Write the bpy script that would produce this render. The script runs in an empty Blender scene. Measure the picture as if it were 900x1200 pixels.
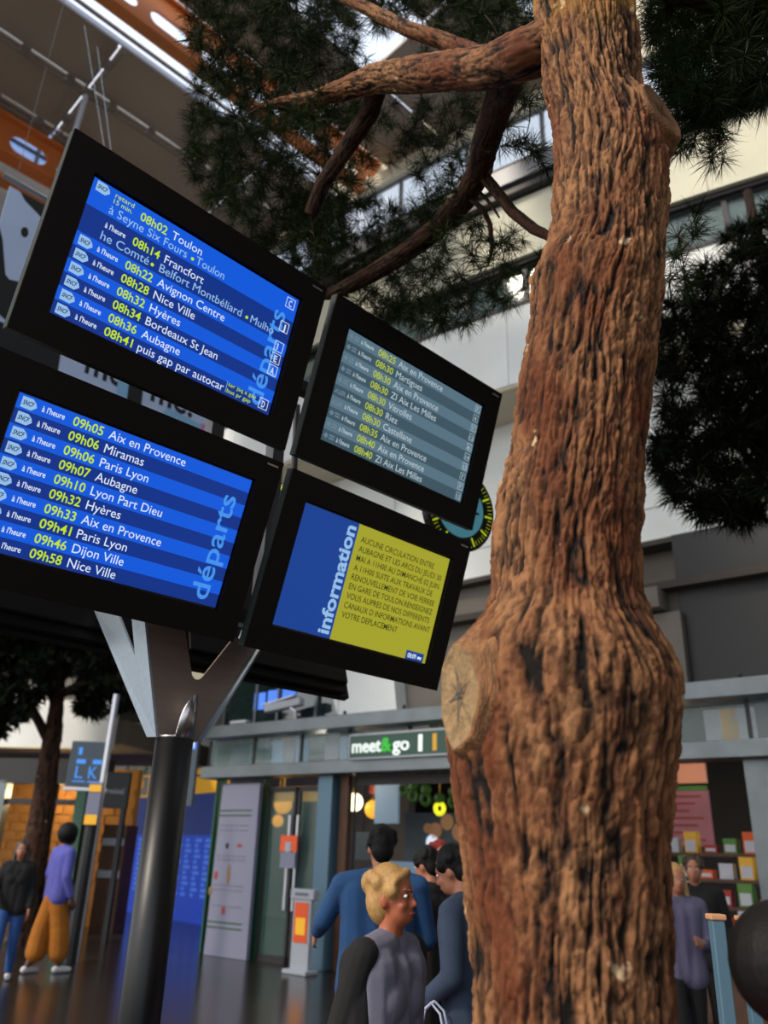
import bpy, bmesh, math, random
import numpy as np
from mathutils import Matrix, Vector
random.seed(7); rng = np.random.default_rng(11)
R_ = math.radians
scene = bpy.context.scene
COL = scene.collection

# ------------------------------------------------------------------ camera
EYE = 1.6
PITCH, ROLL, FPX = R_(22.8), R_(1.9), 955.0
CF = np.array([0, math.cos(PITCH), math.sin(PITCH)]); _u = np.array([0, -math.sin(PITCH), math.cos(PITCH)])
CR = math.cos(ROLL) * np.array([1., 0, 0]) + math.sin(ROLL) * _u
CU = -math.sin(ROLL) * np.array([1., 0, 0]) + math.cos(ROLL) * _u
cam_d = bpy.data.cameras.new('camera'); cam = bpy.data.objects.new('camera', cam_d); COL.objects.link(cam)
m = Matrix.Identity(4)
for i in range(3):
    m[i][0] = CR[i]; m[i][1] = CU[i]; m[i][2] = -CF[i]
m[2][3] = EYE
cam.matrix_world = m
cam_d.sensor_fit = 'VERTICAL'; cam_d.sensor_height = 24; cam_d.sensor_width = 18
cam_d.lens = FPX / 1200 * 24; cam_d.clip_start = .05; cam_d.clip_end = 300
cam_d.dof.use_dof = True; cam_d.dof.focus_distance = 3.0; cam_d.dof.aperture_fstop = 1.35
scene.camera = cam

# ------------------------------------------------------------------ sky, sun, exposure
w = bpy.data.worlds.new('sky'); scene.world = w; w.use_nodes = True
nt = w.node_tree; nt.nodes.clear()
sky = nt.nodes.new('ShaderNodeTexSky'); sky.sky_type = 'NISHITA'; sky.sun_disc = False
sky.sun_elevation = R_(42); sky.sun_rotation = R_(-115); sky.dust_density = 3; sky.air_density = 1.0
bgn = nt.nodes.new('ShaderNodeBackground'); bgn.inputs[1].default_value = .26
mixn = nt.nodes.new('ShaderNodeMix'); mixn.data_type = 'RGBA'; mixn.inputs[0].default_value = .55
mixn.inputs[7].default_value = (6.5, 6.9, 7.4, 1)
wo = nt.nodes.new('ShaderNodeOutputWorld')
nt.links.new(sky.outputs[0], mixn.inputs[6]); nt.links.new(mixn.outputs[2], bgn.inputs[0]); nt.links.new(bgn.outputs[0], wo.inputs[0])
def sun_lamp(energy, az, el, ang, col):
    d = bpy.data.lights.new('sun', 'SUN'); d.energy = energy; d.angle = R_(ang); d.color = col
    o = bpy.data.objects.new('sun', d); COL.objects.link(o)
    # az: compass direction the light comes from, 0 = +y, positive to +x
    v = Vector((math.sin(R_(az)) * math.cos(R_(el)), math.cos(R_(az)) * math.cos(R_(el)), math.sin(R_(el))))
    o.rotation_euler = v.to_track_quat('Z', 'Y').to_euler(); o.location = v * 30
    return o
sun_lamp(2.6, -125, 40, 8, (1, .88, .72))
scene.view_settings.view_transform = 'Standard'; scene.view_settings.look = 'None'
scene.view_settings.gamma = 1; scene.view_settings.use_curve_mapping = False
scene.view_settings.exposure = 0.0
scene.cycles.max_bounces = 6; scene.cycles.transparent_max_bounces = 12

# ------------------------------------------------------------------ geometry helpers
def ray(px, py):
    d = CF + CR * (px - 450) / FPX + CU * (600 - py) / FPX
    return d / np.hypot(d[0], d[1])
def at(px, py, t):                 # a point at horizontal distance t
    return Vector(ray(px, py) * t) + Vector((0, 0, EYE))
def srgb(r, g, b):
    f = lambda c: (c / 255 / 12.92) if c / 255 <= .04045 else ((c / 255 + .055) / 1.055) ** 2.4
    return (f(r), f(g), f(b), 1)

def mat(name, rgb, rough=.6, metal=0, emit=0, var=0, vscale=8, bump=0, bscale=40, trans=0, spec=.5, alpha=1, vstretch=(1, 1, 1), rgb2=None, coord='Object'):
    m = bpy.data.materials.new(name); m.use_nodes = True; t = m.node_tree; b = t.nodes['Principled BSDF']
    c = srgb(*rgb)
    b.inputs['Base Color'].default_value = c; b.inputs['Roughness'].default_value = rough; b.inputs['Metallic'].default_value = metal
    b.inputs['Specular IOR Level'].default_value = spec
    if trans: b.inputs['Transmission Weight'].default_value = trans
    if alpha < 1: b.inputs['Alpha'].default_value = alpha
    if emit >= .55 and emit < 1: b.inputs['Base Color'].default_value = tuple(q * .12 for q in c[:3]) + (1,)
    if emit: b.inputs['Emission Color'].default_value = c; b.inputs['Emission Strength'].default_value = emit
    if var or bump:
        tc = t.nodes.new('ShaderNodeTexCoord'); mp = t.nodes.new('ShaderNodeMapping'); mp.inputs['Scale'].default_value = vstretch
        t.links.new(tc.outputs[coord], mp.inputs[0])
    if var or rgb2:
        n = t.nodes.new('ShaderNodeTexNoise'); n.inputs['Scale'].default_value = vscale; n.inputs['Detail'].default_value = 5
        t.links.new(mp.outputs[0], n.inputs['Vector'])
        r = t.nodes.new('ShaderNodeValToRGB'); t.links.new(n.outputs['Fac'], r.inputs[0])
        c2 = srgb(*rgb2) if rgb2 else tuple(x * (1 - var) for x in c[:3]) + (1,)
        r.color_ramp.elements[0].position = .35; r.color_ramp.elements[0].color = c2
        r.color_ramp.elements[1].position = .65; r.color_ramp.elements[1].color = c
        t.links.new(r.outputs[0], b.inputs['Base Color'])
    if bump:
        n2 = t.nodes.new('ShaderNodeTexNoise'); n2.inputs['Scale'].default_value = bscale; n2.inputs['Detail'].default_value = 6
        t.links.new(mp.outputs[0], n2.inputs['Vector'])
        bp = t.nodes.new('ShaderNodeBump'); bp.inputs['Strength'].default_value = bump; bp.inputs['Distance'].default_value = .01
        t.links.new(n2.outputs['Fac'], bp.inputs['Height']); t.links.new(bp.outputs[0], b.inputs['Normal'])
    return m

M = {}
def mk(k, *a, **kw): M[k] = mat(k, *a, **kw); return M[k]
mk('black_case', (19, 16, 16), .5, spec=.2)
mk('case_side_lit', (44, 52, 50), .5, spec=.3)  # lighter tone for the case side that catches the light
mk('glass_black', (12, 12, 14), .2)
mk('light_blue', (14, 92, 225), .35, emit=.9); mk('dark_blue', (14, 52, 140), .35, emit=.9)
mk('pale_blue', (70, 150, 245), .35, emit=.9); mk('white_lit', (225, 238, 255), .4, emit=.9)
mk('yellow_lit', (205, 240, 30), .4, emit=.85); mk('logo_blue', (160, 205, 250), .4, emit=.8); mk('navy_ink', (10, 35, 90), .4, emit=.6)
mk('grey_light', (98, 128, 146), .25, emit=.75); mk('grey_dark', (68, 96, 110), .25, emit=.75); mk('grey_white', (205, 222, 230), .3, emit=.75)  # screen glare put into these washed greys as even colour
mk('grey_yellow', (200, 218, 70), .3, emit=.75); mk('grey_pale', (130, 155, 175), .3, emit=.6)
mk('info_blue', (22, 66, 150), .35, emit=.9); mk('info_yellow', (178, 176, 48), .35, emit=.8); mk('info_ink', (62, 66, 30), .4, emit=.3)
mk('silver', (190, 190, 195), .3, .9); mk('steel', (190, 188, 190), .28, .95, var=.25, vscale=30, vstretch=(1, 1, .05))
mk('brushed', (140, 124, 116), .5, .25, var=.12, vscale=40, vstretch=(.1, .1, 1))
mk('brushed_blue', (150, 165, 180), .42, .3, var=.1, vscale=40)
mk('pole_paint', (8, 9, 11), .4, spec=.4)
mk('dark_metal', (30, 32, 34), .5, .2); mk('clock_black', (8, 8, 9), .6); mk('clock_yellow', (215, 235, 40), .5, emit=.35)
mk('clock_face', (95, 170, 190), .4, emit=.25); mk('clock_white', (180, 190, 190), .5)
mk('facade_white', (236, 239, 236), .7, var=.12, vscale=.7, bump=.05, bscale=20)
mk('facade_cream', (212, 209, 186), .75, var=.14, vscale=.8, bump=.05, bscale=20)
mk('soffit_cream', (205, 196, 172), .8, var=.15, vscale=.9)
mk('concrete', (118, 112, 104), .85, var=.2, vscale=1.2, bump=.1, bscale=12)
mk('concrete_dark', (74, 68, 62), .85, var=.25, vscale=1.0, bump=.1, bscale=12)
mk('frame_dark', (46, 44, 46), .5, .3); mk('frame_grey', (110, 112, 116), .45, .4)
mk('interior', (70, 62, 56), .8, var=.4, vscale=1.0); mk('blind', (168, 160, 130), .7)
mk('frosted', (215, 228, 245), .5, emit=.85); mk('glass', (150, 175, 175), .06, alpha=.22, spec=.8)  # frosted panes glow in place of sky light coming through them
mk('glass_dark', (26, 38, 38), .05, spec=1.0); mk('glass_green', (70, 105, 95), .08, alpha=.35, spec=.8)
mk('roof_panel', (160, 147, 132), .8, var=.12, vscale=.5); mk('roof_steel', (120, 114, 108), .5)
mk('orange_steel', (205, 118, 58), .55, var=.2, vscale=.8); mk('louvre', (190, 205, 225), .4)
mk('banner_cloth', (180, 196, 226), .8, var=.08, vscale=1.5); mk('banner_black', (12, 12, 15), .8); mk('banner_sky', (130, 180, 215), .8); mk('banner_pink', (200, 120, 185), .8)
mk('zinc', (112, 120, 124), .38, .55, var=.18, vscale=3); mk('sign_green', (18, 72, 58), .4); mk('sign_white', (235, 245, 240), .4, emit=.5)
mk('sign_lime', (60, 220, 60), .4, emit=.6); mk('white_paint', (170, 174, 182), .5); mk('panel_lilac', (128, 130, 152), .55)
mk('tag_red', (150, 60, 60), .6); mk('tag_brown', (130, 105, 70), .6); mk('tag_black', (40, 40, 42), .6); mk('tag_green', (60, 85, 60), .6); mk('print_grey', (105, 105, 120), .6)
mk('banner_blue', (24, 72, 200), .5, emit=.4); mk('banner_blue_light', (80, 135, 245), .5, emit=.4); mk('banner_blue_dark', (22, 56, 140), .5, emit=.25); mk('amber', (230, 170, 35), .5, emit=.35)  # hoarding blues and amber carry added glow to look brighter
mk('orange_print', (225, 85, 30), .5, emit=.1); mk('lamp_white', (255, 244, 200), .4, emit=3.0); mk('lamp_amber', (240, 170, 50), .4, emit=1.1); mk('brass', (190, 150, 60), .35, .8)
mk('ring_yellow', (225, 225, 40), .4, emit=1.1); mk('ring_green', (70, 120, 40), .5); mk('slate', (78, 92, 104), .6, var=.1); mk('slate_light', (140, 165, 190), .5, emit=.25)
mk('tan_disc', (190, 140, 100), .6, emit=.1); mk('pink_board', (160, 100, 110), .6, emit=.12, var=.2, vscale=3); mk('peach_board', (225, 150, 120), .6, emit=.15)
mk('green_board', (70, 130, 50), .6); mk('brick_warm', (165, 112, 50), .8, emit=.1, var=.3, vscale=4); mk('wood_brown', (95, 62, 40), .6, var=.3, vscale=6)
mk('green_paint', (30, 85, 60), .5); mk('teal_post', (88, 120, 140), .4, .2)
mk('skin', (165, 108, 82), .55); mk('skin_tan', (160, 88, 58), .55); mk('skin_dark', (95, 62, 46), .55); mk('lip', (150, 60, 55), .5); mk('eye_white', (225, 222, 215), .3); mk('eye_dark', (25, 20, 18), .3)
mk('hair_black', (10, 8, 8), .6, spec=.25, bump=.4, bscale=60, vstretch=(4, 4, .6)); mk('hair_brown', (52, 34, 24), .5, bump=.4, bscale=60); mk('hair_blonde', (190, 146, 86), .5, var=.3, vscale=50, bump=.4, bscale=70, vstretch=(4, 4, .6))
mk('cloth_black', (15, 15, 17), .9); mk('cloth_grey', (108, 108, 126), .9, var=.1, vscale=30); mk('cloth_blue', (24, 66, 112), .9, var=.15, vscale=12); mk('cloth_slate', (52, 66, 88), .9, var=.15, vscale=12)
mk('cloth_purple', (86, 88, 170), .9); mk('cloth_ochre', (165, 100, 22), .9, var=.15, vscale=10); mk('denim', (45, 85, 150), .9, var=.2, vscale=20); mk('cloth_green', (70, 100, 90), .9, var=.4, vscale=14)
mk('cloth_red', (130, 40, 28), .9); mk('cloth_beige', (165, 150, 125), .9); mk('cloth_lav', (88, 86, 112), .9); mk('shoe', (200, 200, 205), .6); mk('shoe_dark', (30, 28, 28), .5)
mk('magenta', (175, 40, 130), .6, var=.4, vscale=12); mk('bag_white', (190, 200, 225), .6); mk('bag_blue', (30, 60, 150), .6)
mk('bark_dark', (60, 40, 28), .9, var=.5, vscale=20, bump=.6, bscale=60, vstretch=(3, 3, .6))
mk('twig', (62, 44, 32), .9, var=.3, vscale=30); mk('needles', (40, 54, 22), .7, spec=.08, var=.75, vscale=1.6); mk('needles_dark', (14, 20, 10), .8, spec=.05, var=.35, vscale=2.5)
mk('leaf_dark', (24, 30, 16), .8, spec=.15, var=.35, vscale=3); mk('cut_wood', (140, 116, 84), .8, var=.25, vscale=14, bump=.3, bscale=50)
mk('orange_wood', (120, 84, 54), .8, var=.25, vscale=14, bump=.3, bscale=50, vstretch=(3, 3, .5))
mk('goods_orange', (215, 90, 30), .6, emit=.08); mk('goods_yellow', (225, 170, 50), .6, emit=.08); mk('goods_green', (90, 140, 60), .6); mk('goods_white', (200, 200, 210), .6); mk('goods_red', (170, 50, 40), .6)

WM = {}
class MB:
    def __init__(s): s.v = []; s.f = []; s.mi = []; s.M = Matrix.Identity(4); s.cur = 0; s.sm = []; s.smooth = False
    def add(s, vs, fs):
        o = len(s.v); s.v += [tuple(s.M @ Vector(p)) for p in vs]
        for f in fs: s.f.append([i + o for i in f]); s.mi.append(s.cur); s.sm.append(s.smooth)
        return s
    def box(s, c, d, rz=0):
        x, y, z = d[0] / 2, d[1] / 2, d[2] / 2; cs, sn = math.cos(rz), math.sin(rz)
        vs = [(c[0] + a * x * cs - b * y * sn, c[1] + a * x * sn + b * y * cs, c[2] + e * z) for e in (-1, 1) for a, b in ((-1, -1), (1, -1), (1, 1), (-1, 1))]
        return s.add(vs, [(3, 2, 1, 0), (4, 5, 6, 7), (0, 1, 5, 4), (1, 2, 6, 5), (2, 3, 7, 6), (3, 0, 4, 7)])
    def bx(s, x0, x1, y0, y1, z0, z1): return s.box(((x0 + x1) / 2, (y0 + y1) / 2, (z0 + z1) / 2), (x1 - x0, y1 - y0, z1 - z0))
    def prism(s, poly, a, b):        # polygon in x,z extruded along y from a to b
        n = len(poly); vs = [(p[0], a, p[1]) for p in poly] + [(p[0], b, p[1]) for p in poly]
        return s.add(vs, [list(range(n)), list(range(2 * n - 1, n - 1, -1))] + [(i, i + n, (i + 1) % n + n, (i + 1) % n) for i in range(n)])
    def tube(s, pts, rad, n=8, cap=True):
        pts = [Vector(p) for p in pts]; rad = rad if hasattr(rad, '__len__') else [rad] * len(pts)
        vs = []; fs = []; prev = None
        for i, p in enumerate(pts):
            t = (pts[min(i + 1, len(pts) - 1)] - pts[max(i - 1, 0)]).normalized()
            a = prev if prev is not None else (Vector((0, 0, 1)) if abs(t.z) < .9 else Vector((1, 0, 0)))
            a = (a - t * a.dot(t)).normalized(); b = t.cross(a); prev = a
            vs += [p + (a * math.cos(2 * math.pi * k / n) + b * math.sin(2 * math.pi * k / n)) * rad[i] for k in range(n)]
        for i in range(len(pts) - 1):
            fs += [(i * n + k, i * n + (k + 1) % n, (i + 1) * n + (k + 1) % n, (i + 1) * n + k) for k in range(n)]
        if cap: fs += [list(range(n))[::-1], [(len(pts) - 1) * n + k for k in range(n)]]
        return s.add(vs, fs)
    def ball(s, c, r, n=10, m=7):
        r = r if hasattr(r, '__len__') else (r, r, r); vs = [(c[0], c[1], c[2] - r[2])]; fs = []
        for j in range(1, m):
            ph = math.pi * j / m - math.pi / 2
            vs += [(c[0] + r[0] * math.cos(ph) * math.cos(2 * math.pi * k / n), c[1] + r[1] * math.cos(ph) * math.sin(2 * math.pi * k / n), c[2] + r[2] * math.sin(ph)) for k in range(n)]
        vs.append((c[0], c[1], c[2] + r[2]))
        fs += [(0, 1 + (k + 1) % n, 1 + k) for k in range(n)]
        for j in range(m - 2): fs += [(1 + j * n + k, 1 + j * n + (k + 1) % n, 1 + (j + 1) * n + (k + 1) % n, 1 + (j + 1) * n + k) for k in range(n)]
        t = len(vs) - 1; fs += [(t, 1 + (m - 2) * n + k, 1 + (m - 2) * n + (k + 1) % n) for k in range(n)]
        return s.add(vs, fs)
    def build(s, name, mats, parent=None, smooth=False, bevel=0):
        me = bpy.data.meshes.new(name)
        V = np.array(s.v, dtype=float); c = Vector(((V[:, 0].min() + V[:, 0].max()) / 2, (V[:, 1].min() + V[:, 1].max()) / 2, V[:, 2].min()))
        me.from_pydata([tuple(p) for p in (V - np.array(c))], [], s.f)
        mats = mats if isinstance(mats, (list, tuple)) else [mats]
        for mm in mats: me.materials.append(M[mm])
        me.polygons.foreach_set('material_index', s.mi)
        me.polygons.foreach_set('use_smooth', [smooth or q for q in s.sm]); me.update()
        return link(name, me, c, parent, bevel)
def link(name, me, c, parent=None, bevel=0):
    o = bpy.data.objects.new(name, me); COL.objects.link(o); o.location = c
    if name in ('fine_print', 'green_stripe', 'printed_text', 'sky_band', 'lettering', 'route_line', 'small_notice', 'minute_mark', 'eyebrows'): o['kind'] = 'stuff'
    WM[o.name] = Matrix.Translation(c)
    if parent: o.parent = parent; o.matrix_parent_inverse = WM[parent.name].inverted()
    if bevel:
        b = o.modifiers.new('bevel', 'BEVEL'); b.width = bevel; b.segments = 2; b.limit_method = 'ANGLE'
    return o
def tag(o, label=None, cat=None, group=None, kind=None):
    if label: o['label'] = label
    if cat: o['category'] = cat
    if group: o['group'] = group
    if kind: o['kind'] = kind
    return o
def empty(name, loc, label=None, cat=None, group=None, kind=None):
    o = bpy.data.objects.new(name, None); COL.objects.link(o); o.location = loc; o.empty_display_size = .1
    WM[o.name] = Matrix.Translation(Vector(loc)); return tag(o, label, cat, group, kind)
_tc = {}
def glyphs(s, bold=0, ital=0):
    k = (s, bold, ital)
    if k not in _tc:
        cu = bpy.data.curves.new('t', 'FONT'); cu.body = s; cu.size = 1; cu.resolution_u = 3; cu.offset = bold; cu.shear = ital
        o = bpy.data.objects.new('t', cu); COL.objects.link(o); dg = bpy.context.evaluated_depsgraph_get()
        me = bpy.data.meshes.new_from_object(o.evaluated_get(dg))
        vs = [(v.co.x, v.co.y) for v in me.vertices]; fs = [list(p.vertices) for p in me.polygons]
        bpy.data.objects.remove(o); bpy.data.curves.remove(cu); bpy.data.meshes.remove(me); _tc[k] = (vs, fs)
    return _tc[k]
def text(mb, s, x, y, size=None, width=None, up=False, bold=0, ital=0, d=0, height=None, thick=0):
    """letters in the mb frame's x,y plane, left baseline at x,y; 'up' turns them to read upwards; d lifts them off along z"""
    vs, fs = glyphs(s, bold, ital); X = [v[0] for v in vs]; x0, x1 = min(X), max(X)
    sx = sy = size or 1
    if width: sx = width / (x1 - x0); sy = size or sx
    out = []
    for a, b in vs:
        a = (a - x0) * sx; b = b * sy
        out.append((x - b, y + a, d) if up else (x + a, y + b, d))
    n = len(out)
    if thick:
        out += [(p[0], p[1], d + thick) for p in out]
        ed = {}
        for f in fs:
            for i in range(len(f)): e = (f[i], f[(i + 1) % len(f)]); ed[e] = 1
        side = [(a, b, b + n, a + n) for (a, b) in ed if (b, a) not in ed]
        mb.add(out, [f[::-1] for f in fs] + [[i + n for i in f] for f in fs] + side)
    else: mb.add(out, fs)

# ------------------------------------------------------------------ setting: floor
GROUND = empty('floor', (0, 0, 0), kind='structure')
fb = MB(); fb.bx(-40, 40, -20, 60, -.2, 0)
fm = mat('floor_stone', (42, 38, 34), .2, var=.3, vscale=1.2); M['floor_stone'] = fm
t = fm.node_tree; br = t.nodes.new('ShaderNodeTexBrick'); tc = t.nodes.new('ShaderNodeTexCoord'); mp = t.nodes.new('ShaderNodeMapping'); mp.inputs['Rotation'].default_value = (0, 0, R_(44))
t.links.new(tc.outputs['Object'], mp.inputs[0]); t.links.new(mp.outputs[0], br.inputs['Vector'])
br.inputs['Scale'].default_value = 1; br.inputs['Brick Width'].default_value = .6; br.inputs['Row Height'].default_value = .6; br.inputs['Mortar Size'].default_value = .006; br.offset = 0
br.inputs['Color1'].default_value = srgb(46, 41, 36); br.inputs['Color2'].default_value = srgb(36, 32, 29); br.inputs['Mortar'].default_value = srgb(20, 18, 16)
t.links.new(br.outputs['Color'], t.nodes['Principled BSDF'].inputs['Base Color'])
fb.build('floor_slab', 'floor_stone', GROUND)

# hall axes: u along the display row, v away from the camera
HU = Vector((math.cos(R_(44)), math.sin(R_(44)), 0)); HV = Vector((-math.sin(R_(44)), math.cos(R_(44)), 0))
def hall(u, v, z=0): return HU * u + HV * v + Vector((0, 0, z))
def frame(origin, ex, ey, ez):
    m = Matrix.Identity(4)
    for i in range(3): m[i][0] = ex[i]; m[i][1] = ey[i]; m[i][2] = ez[i]; m[i][3] = origin[i]
    return m
UP = Vector((0, 0, 1))
HALLM = frame(Vector((0, 0, 0)), HU, HV, UP)
def hb(): b = MB(); b.M = HALLM.copy(); return b

# ------------------------------------------------------------------ roof
ceil = empty('ceiling', tuple(hall(5, 12, 15)), kind='structure')
us = [-10.2, -6.7, -3.2, .3, 3.6, 7.1, 10.6, 14.1, 17.6]; vs_ = [5.4, 6.8, 8.2, 9.55, None, 10.95, 12.3, 13.68, 15.1, 16.5, 17.9, 19.3]
vs_ = vs_[:8] + [14.22]
for j in range(len(vs_) - 1):
    if vs_[j] is None or vs_[j + 1] is None: continue
    for i in range(len(us) - 1):
        if i == 4 and vs_[j] == 6.8: continue       # open roof bays above the pine
        b = hb(); b.bx(us[i] + .03, us[i + 1] - .03, vs_[j] + .03, vs_[j + 1] - .03, 15, 15.06); b.build('ceiling_panel', 'roof_panel', ceil)
def truss(a, b_, z=14.86):       # twin rail with clamps along a line in hall coordinates
    b = hb(); d = Vector(b_) - Vector(a); L = d.length; d.normalize(); n = Vector((-d.y, d.x))
    for s in (-1, 1):
        p = Vector(a) + n * s * .07; q = Vector(b_) + n * s * .07
        b.tube([(p.x, p.y, z), (q.x, q.y, z)], .022, 6)
    k = .5
    while k < L:
        c = Vector(a) + d * k; b.box((c.x, c.y, z + .03), (.16, .16, .12), math.atan2(d.y, d.x)); k += .85
    b.build('roof_truss', 'roof_steel', ceil)
for v in (12.3, 13.68, 8.2): truss((-10, v), (17.4, v))
for u in (-6.7, -3.2, .3, 3.6, 7.1, 10.6): truss((u, 10.95), (u, 13.68), 14.84)
b = hb(); b.bx(-10, 17, 10.76, 10.82, 15, 15.05); b.build('skylight_bar', 'roof_steel', ceil)
b = hb(); b.bx(-10, 17, 10.93, 10.97, 14.94, 15.06); b.build('skylight_bar', 'louvre', ceil)
def holed_girder(name, v, z0, z1, u0, u1, holes, hr, matn, flange, parent):
    cu = bpy.data.curves.new('g', 'CURVE'); cu.dimensions = '2D'; cu.fill_mode = 'BOTH'; cu.extrude = .02
    def poly(pts):
        s = cu.splines.new('POLY'); s.points.add(len(pts) - 1); s.use_cyclic_u = True
        for k, p in enumerate(pts): s.points[k].co = (p[0], p[1], 0, 1)
    poly([(u0, z0), (u1, z0), (u1, z1), (u0, z1)])
    for (hu, hz, half) in holes:
        poly([(hu + sgn * half + hr * math.cos(a), hz + hr * math.sin(a)) for sgn, a0 in ((1, -90), (-1, 90)) for a in [R_(a0 + q * 18) for q in range(11)]])
    o = bpy.data.objects.new('g', cu); COL.objects.link(o)
    me = bpy.data.meshes.new_from_object(o.evaluated_get(bpy.context.evaluated_depsgraph_get()))
    bpy.data.objects.remove(o); bpy.data.curves.remove(cu)
    X = HALLM @ frame(Vector((0, v, 0)), Vector((1, 0, 0)), Vector((0, 0, 1)), Vector((0, -1, 0)))
    b = MB(); b.M = X; b.add([tuple(q.co) for q in me.vertices], [list(p.vertices) for p in me.polygons]); bpy.data.meshes.remove(me)
    g = b.build(name, matn, parent)
    b = hb(); b.bx(u0, u1, v - flange / 2, v + flange / 2, z0 - .05, z0); b.build('flange', matn, g)
    b = hb(); b.bx(u0, u1, v - flange / 2, v + flange / 2, z1, z1 + .05); b.build('flange', matn, g)
    return g
gz = [(u, 14.38, .16) for u in np.arange(-8.4, 16.5, .95)]
g1 = holed_girder('orange_girder', 14.0, 13.98, 14.78, -10, 17, [(u + .28, 14.38, .17) for u in np.arange(-8.4, 16.5, .95)], .2, 'orange_steel', .34, ceil)
g2 = holed_girder('orange_girder', 9.9, 14.36, 15.3, -10, 17, [(u, 14.76, .24) for u in np.arange(-8.25, 16.5, 1.02)], .15, 'orange_steel', .24, ceil)
# lower diagonal tie of the first girder and hanging rods
b = hb(); b.bx(-10, 5, 13.8, 14.1, 13.3, 13.4); b.build('lower_chord', 'orange_steel', ceil)
b = hb(); b.bx(-12, 6, 16.2, 16.4, 8, 15.95); b.build('gable_wall', 'concrete', ceil)
mk('glass_blue', (90, 140, 215), .1, alpha=.6)
for k in range(18):
    b = hb(); b.bx(-12 + k, -11.93 + k, 16.25, 16.35, 15.95, 17.6); b.bx(-12 + k, -11 + k, 16.25, 16.35, 16.5, 16.56); b.build('mullion', 'frame_dark', ceil)
    b = hb(); b.bx(-11.93 + k, -11 + k, 16.29, 16.31, 15.95, 17.6); b.build('pane', 'glass_blue', ceil)
b = hb(); b.tube([(3.6, 12.3, 14.9), (3.75, 13.4, 11.4)], .05, 8); b.build('hanging_strut', 'louvre', ceil)
for k, (p0, p1) in enumerate([((99, 30), (122, 172)), ((114, 55), (130, 176))]):
    b = MB(); b.tube([at(*p0, 7.5), at(*p1, 7.3)], .003, 5); b.build('hanging_cable', 'louvre', ceil)

# ------------------------------------------------------------------ rounded office building (upper storeys)
CC = Vector((50.62 * math.sin(R_(29)), 50.62 * math.cos(R_(29)))); CRAD = 40.0
def circ(psi, r): a = R_(29 + psi); return Vector((CC.x - math.sin(a) * r, CC.y - math.cos(a) * r))
wall = empty('wall_back', (circ(0, 40).x, circ(0, 40).y, 8.6), kind='structure')
PS = [-9 + 2.4 * k for k in range(13)]; QS = .6
def ring_seg(b, p0, p1, r0, r1, z0, z1):
    a, c = circ(p0, r1), circ(p1, r1); d, e = circ(p0, r0), circ(p1, r0)
    b.add([(q.x, q.y, z) for z in (z0, z1) for q in (a, c, e, d)], [(0, 1, 2, 3), (7, 6, 5, 4), (0, 4, 5, 1), (1, 5, 6, 2), (2, 6, 7, 3), (3, 7, 4, 0)])
def band(name, matn, z0, z1, out, th=.25, gap=.1, step=1, kids=True):
    if kids:
        for i in range(0, len(PS) - 1, step):
            b = MB()
            for q in range(4 * step):
                w_ = QS; ring_seg(b, PS[i] + q * w_ + (gap * .15 if q == 0 else 0), PS[i] + (q + 1) * w_, CRAD + out - th, CRAD + out, z0, z1)
            b.build(name, matn, wall)
    else:
        b = MB()
        for k in range(4 * (len(PS) - 1)): ring_seg(b, PS[0] + k * QS, PS[0] + (k + 1) * QS, CRAD + out - th, CRAD + out, z0, z1)
        b.build(name, matn, wall)
band('facade_panel', 'facade_white', 8.62, 10.08, 0)
band('window_sill', 'frame_dark', 10.08, 10.14, .03, .3, kids=False)
band('facade_panel', 'facade_cream', 11.1, 12.36, -.02)
band('window_head', 'frame_dark', 11.02, 11.1, -.1, .3, kids=False)
band('ledge', 'frame_dark', 12.40, 12.56, .14, .5, kids=False)
band('ledge', 'frame_grey', 12.58, 12.95, .22, .5, kids=False)
band('ledge', 'frame_dark', 12.97, 13.2, .05, .3, kids=False)
band('cornice', 'soffit_cream', 14.25, 14.6, .1, .4, kids=False)
band('facade_panel', 'soffit_cream', 14.6, 16.2, -.3)
# soffit of the overhang
b = MB()
for k in range(4 * (len(PS) - 1)): ring_seg(b, PS[0] + k * QS, PS[0] + (k + 1) * QS, CRAD - 3.2, CRAD - .02, 8.56, 8.66)
b.build('soffit', 'soffit_cream', wall)
def window_run(z0, z1, out, pane, mull, every, wname):
    k = PS[0]
    n = 0
    while k < PS[-1] - every:
        wd = MB(); ring_seg(wd, k, k + .11, CRAD + out - .12, CRAD + out, z0, z1)
        ring_seg(wd, k, k + every, CRAD + out - .12, CRAD + out, z1 - .05, z1); ring_seg(wd, k, k + every, CRAD + out - .12, CRAD + out, z0, z0 + .05)
        f = wd.build(wname, mull, wall)
        g = MB(); ring_seg(g, k + .11, k + every, CRAD + out - .07, CRAD + out - .05, z0 + .05, z1 - .05); g.build('pane', pane, f)
        if pane == 'glass':
            if n % 3 == 1:
                for q in range(6):
                    s = MB(); ring_seg(s, k + .16, k + every - .05, CRAD + out - .16, CRAD + out - .1, z1 - .08 - q * .05, z1 - .05 - q * .05); s.build('blind_slat', 'blind', f)
            if n % 4 == 0:
                s = MB(); ring_seg(s, k + every * .35, k + every * .5, CRAD + out - .5, CRAD + out - .3, z0, z1); s.build('curtain', 'clock_white', f)
        k += every; n += 1
window_run(10.14, 11.02, -.18, 'glass', 'frame_dark', 1.55, 'window_frame')
window_run(13.2, 14.25, -.02, 'frosted', 'frame_grey', 2.2, 'window_frame')
b = MB()
for k in range(4 * (len(PS) - 1)): ring_seg(b, PS[0] + k * QS, PS[0] + (k + 1) * QS, CRAD - 2.4, CRAD - 2.3, 10.0, 11.2)
for k in range(4 * (len(PS) - 1)): ring_seg(b, PS[0] + k * QS, PS[0] + (k + 1) * QS, CRAD - 2.4, CRAD - .3, 11.2, 11.25)
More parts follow.
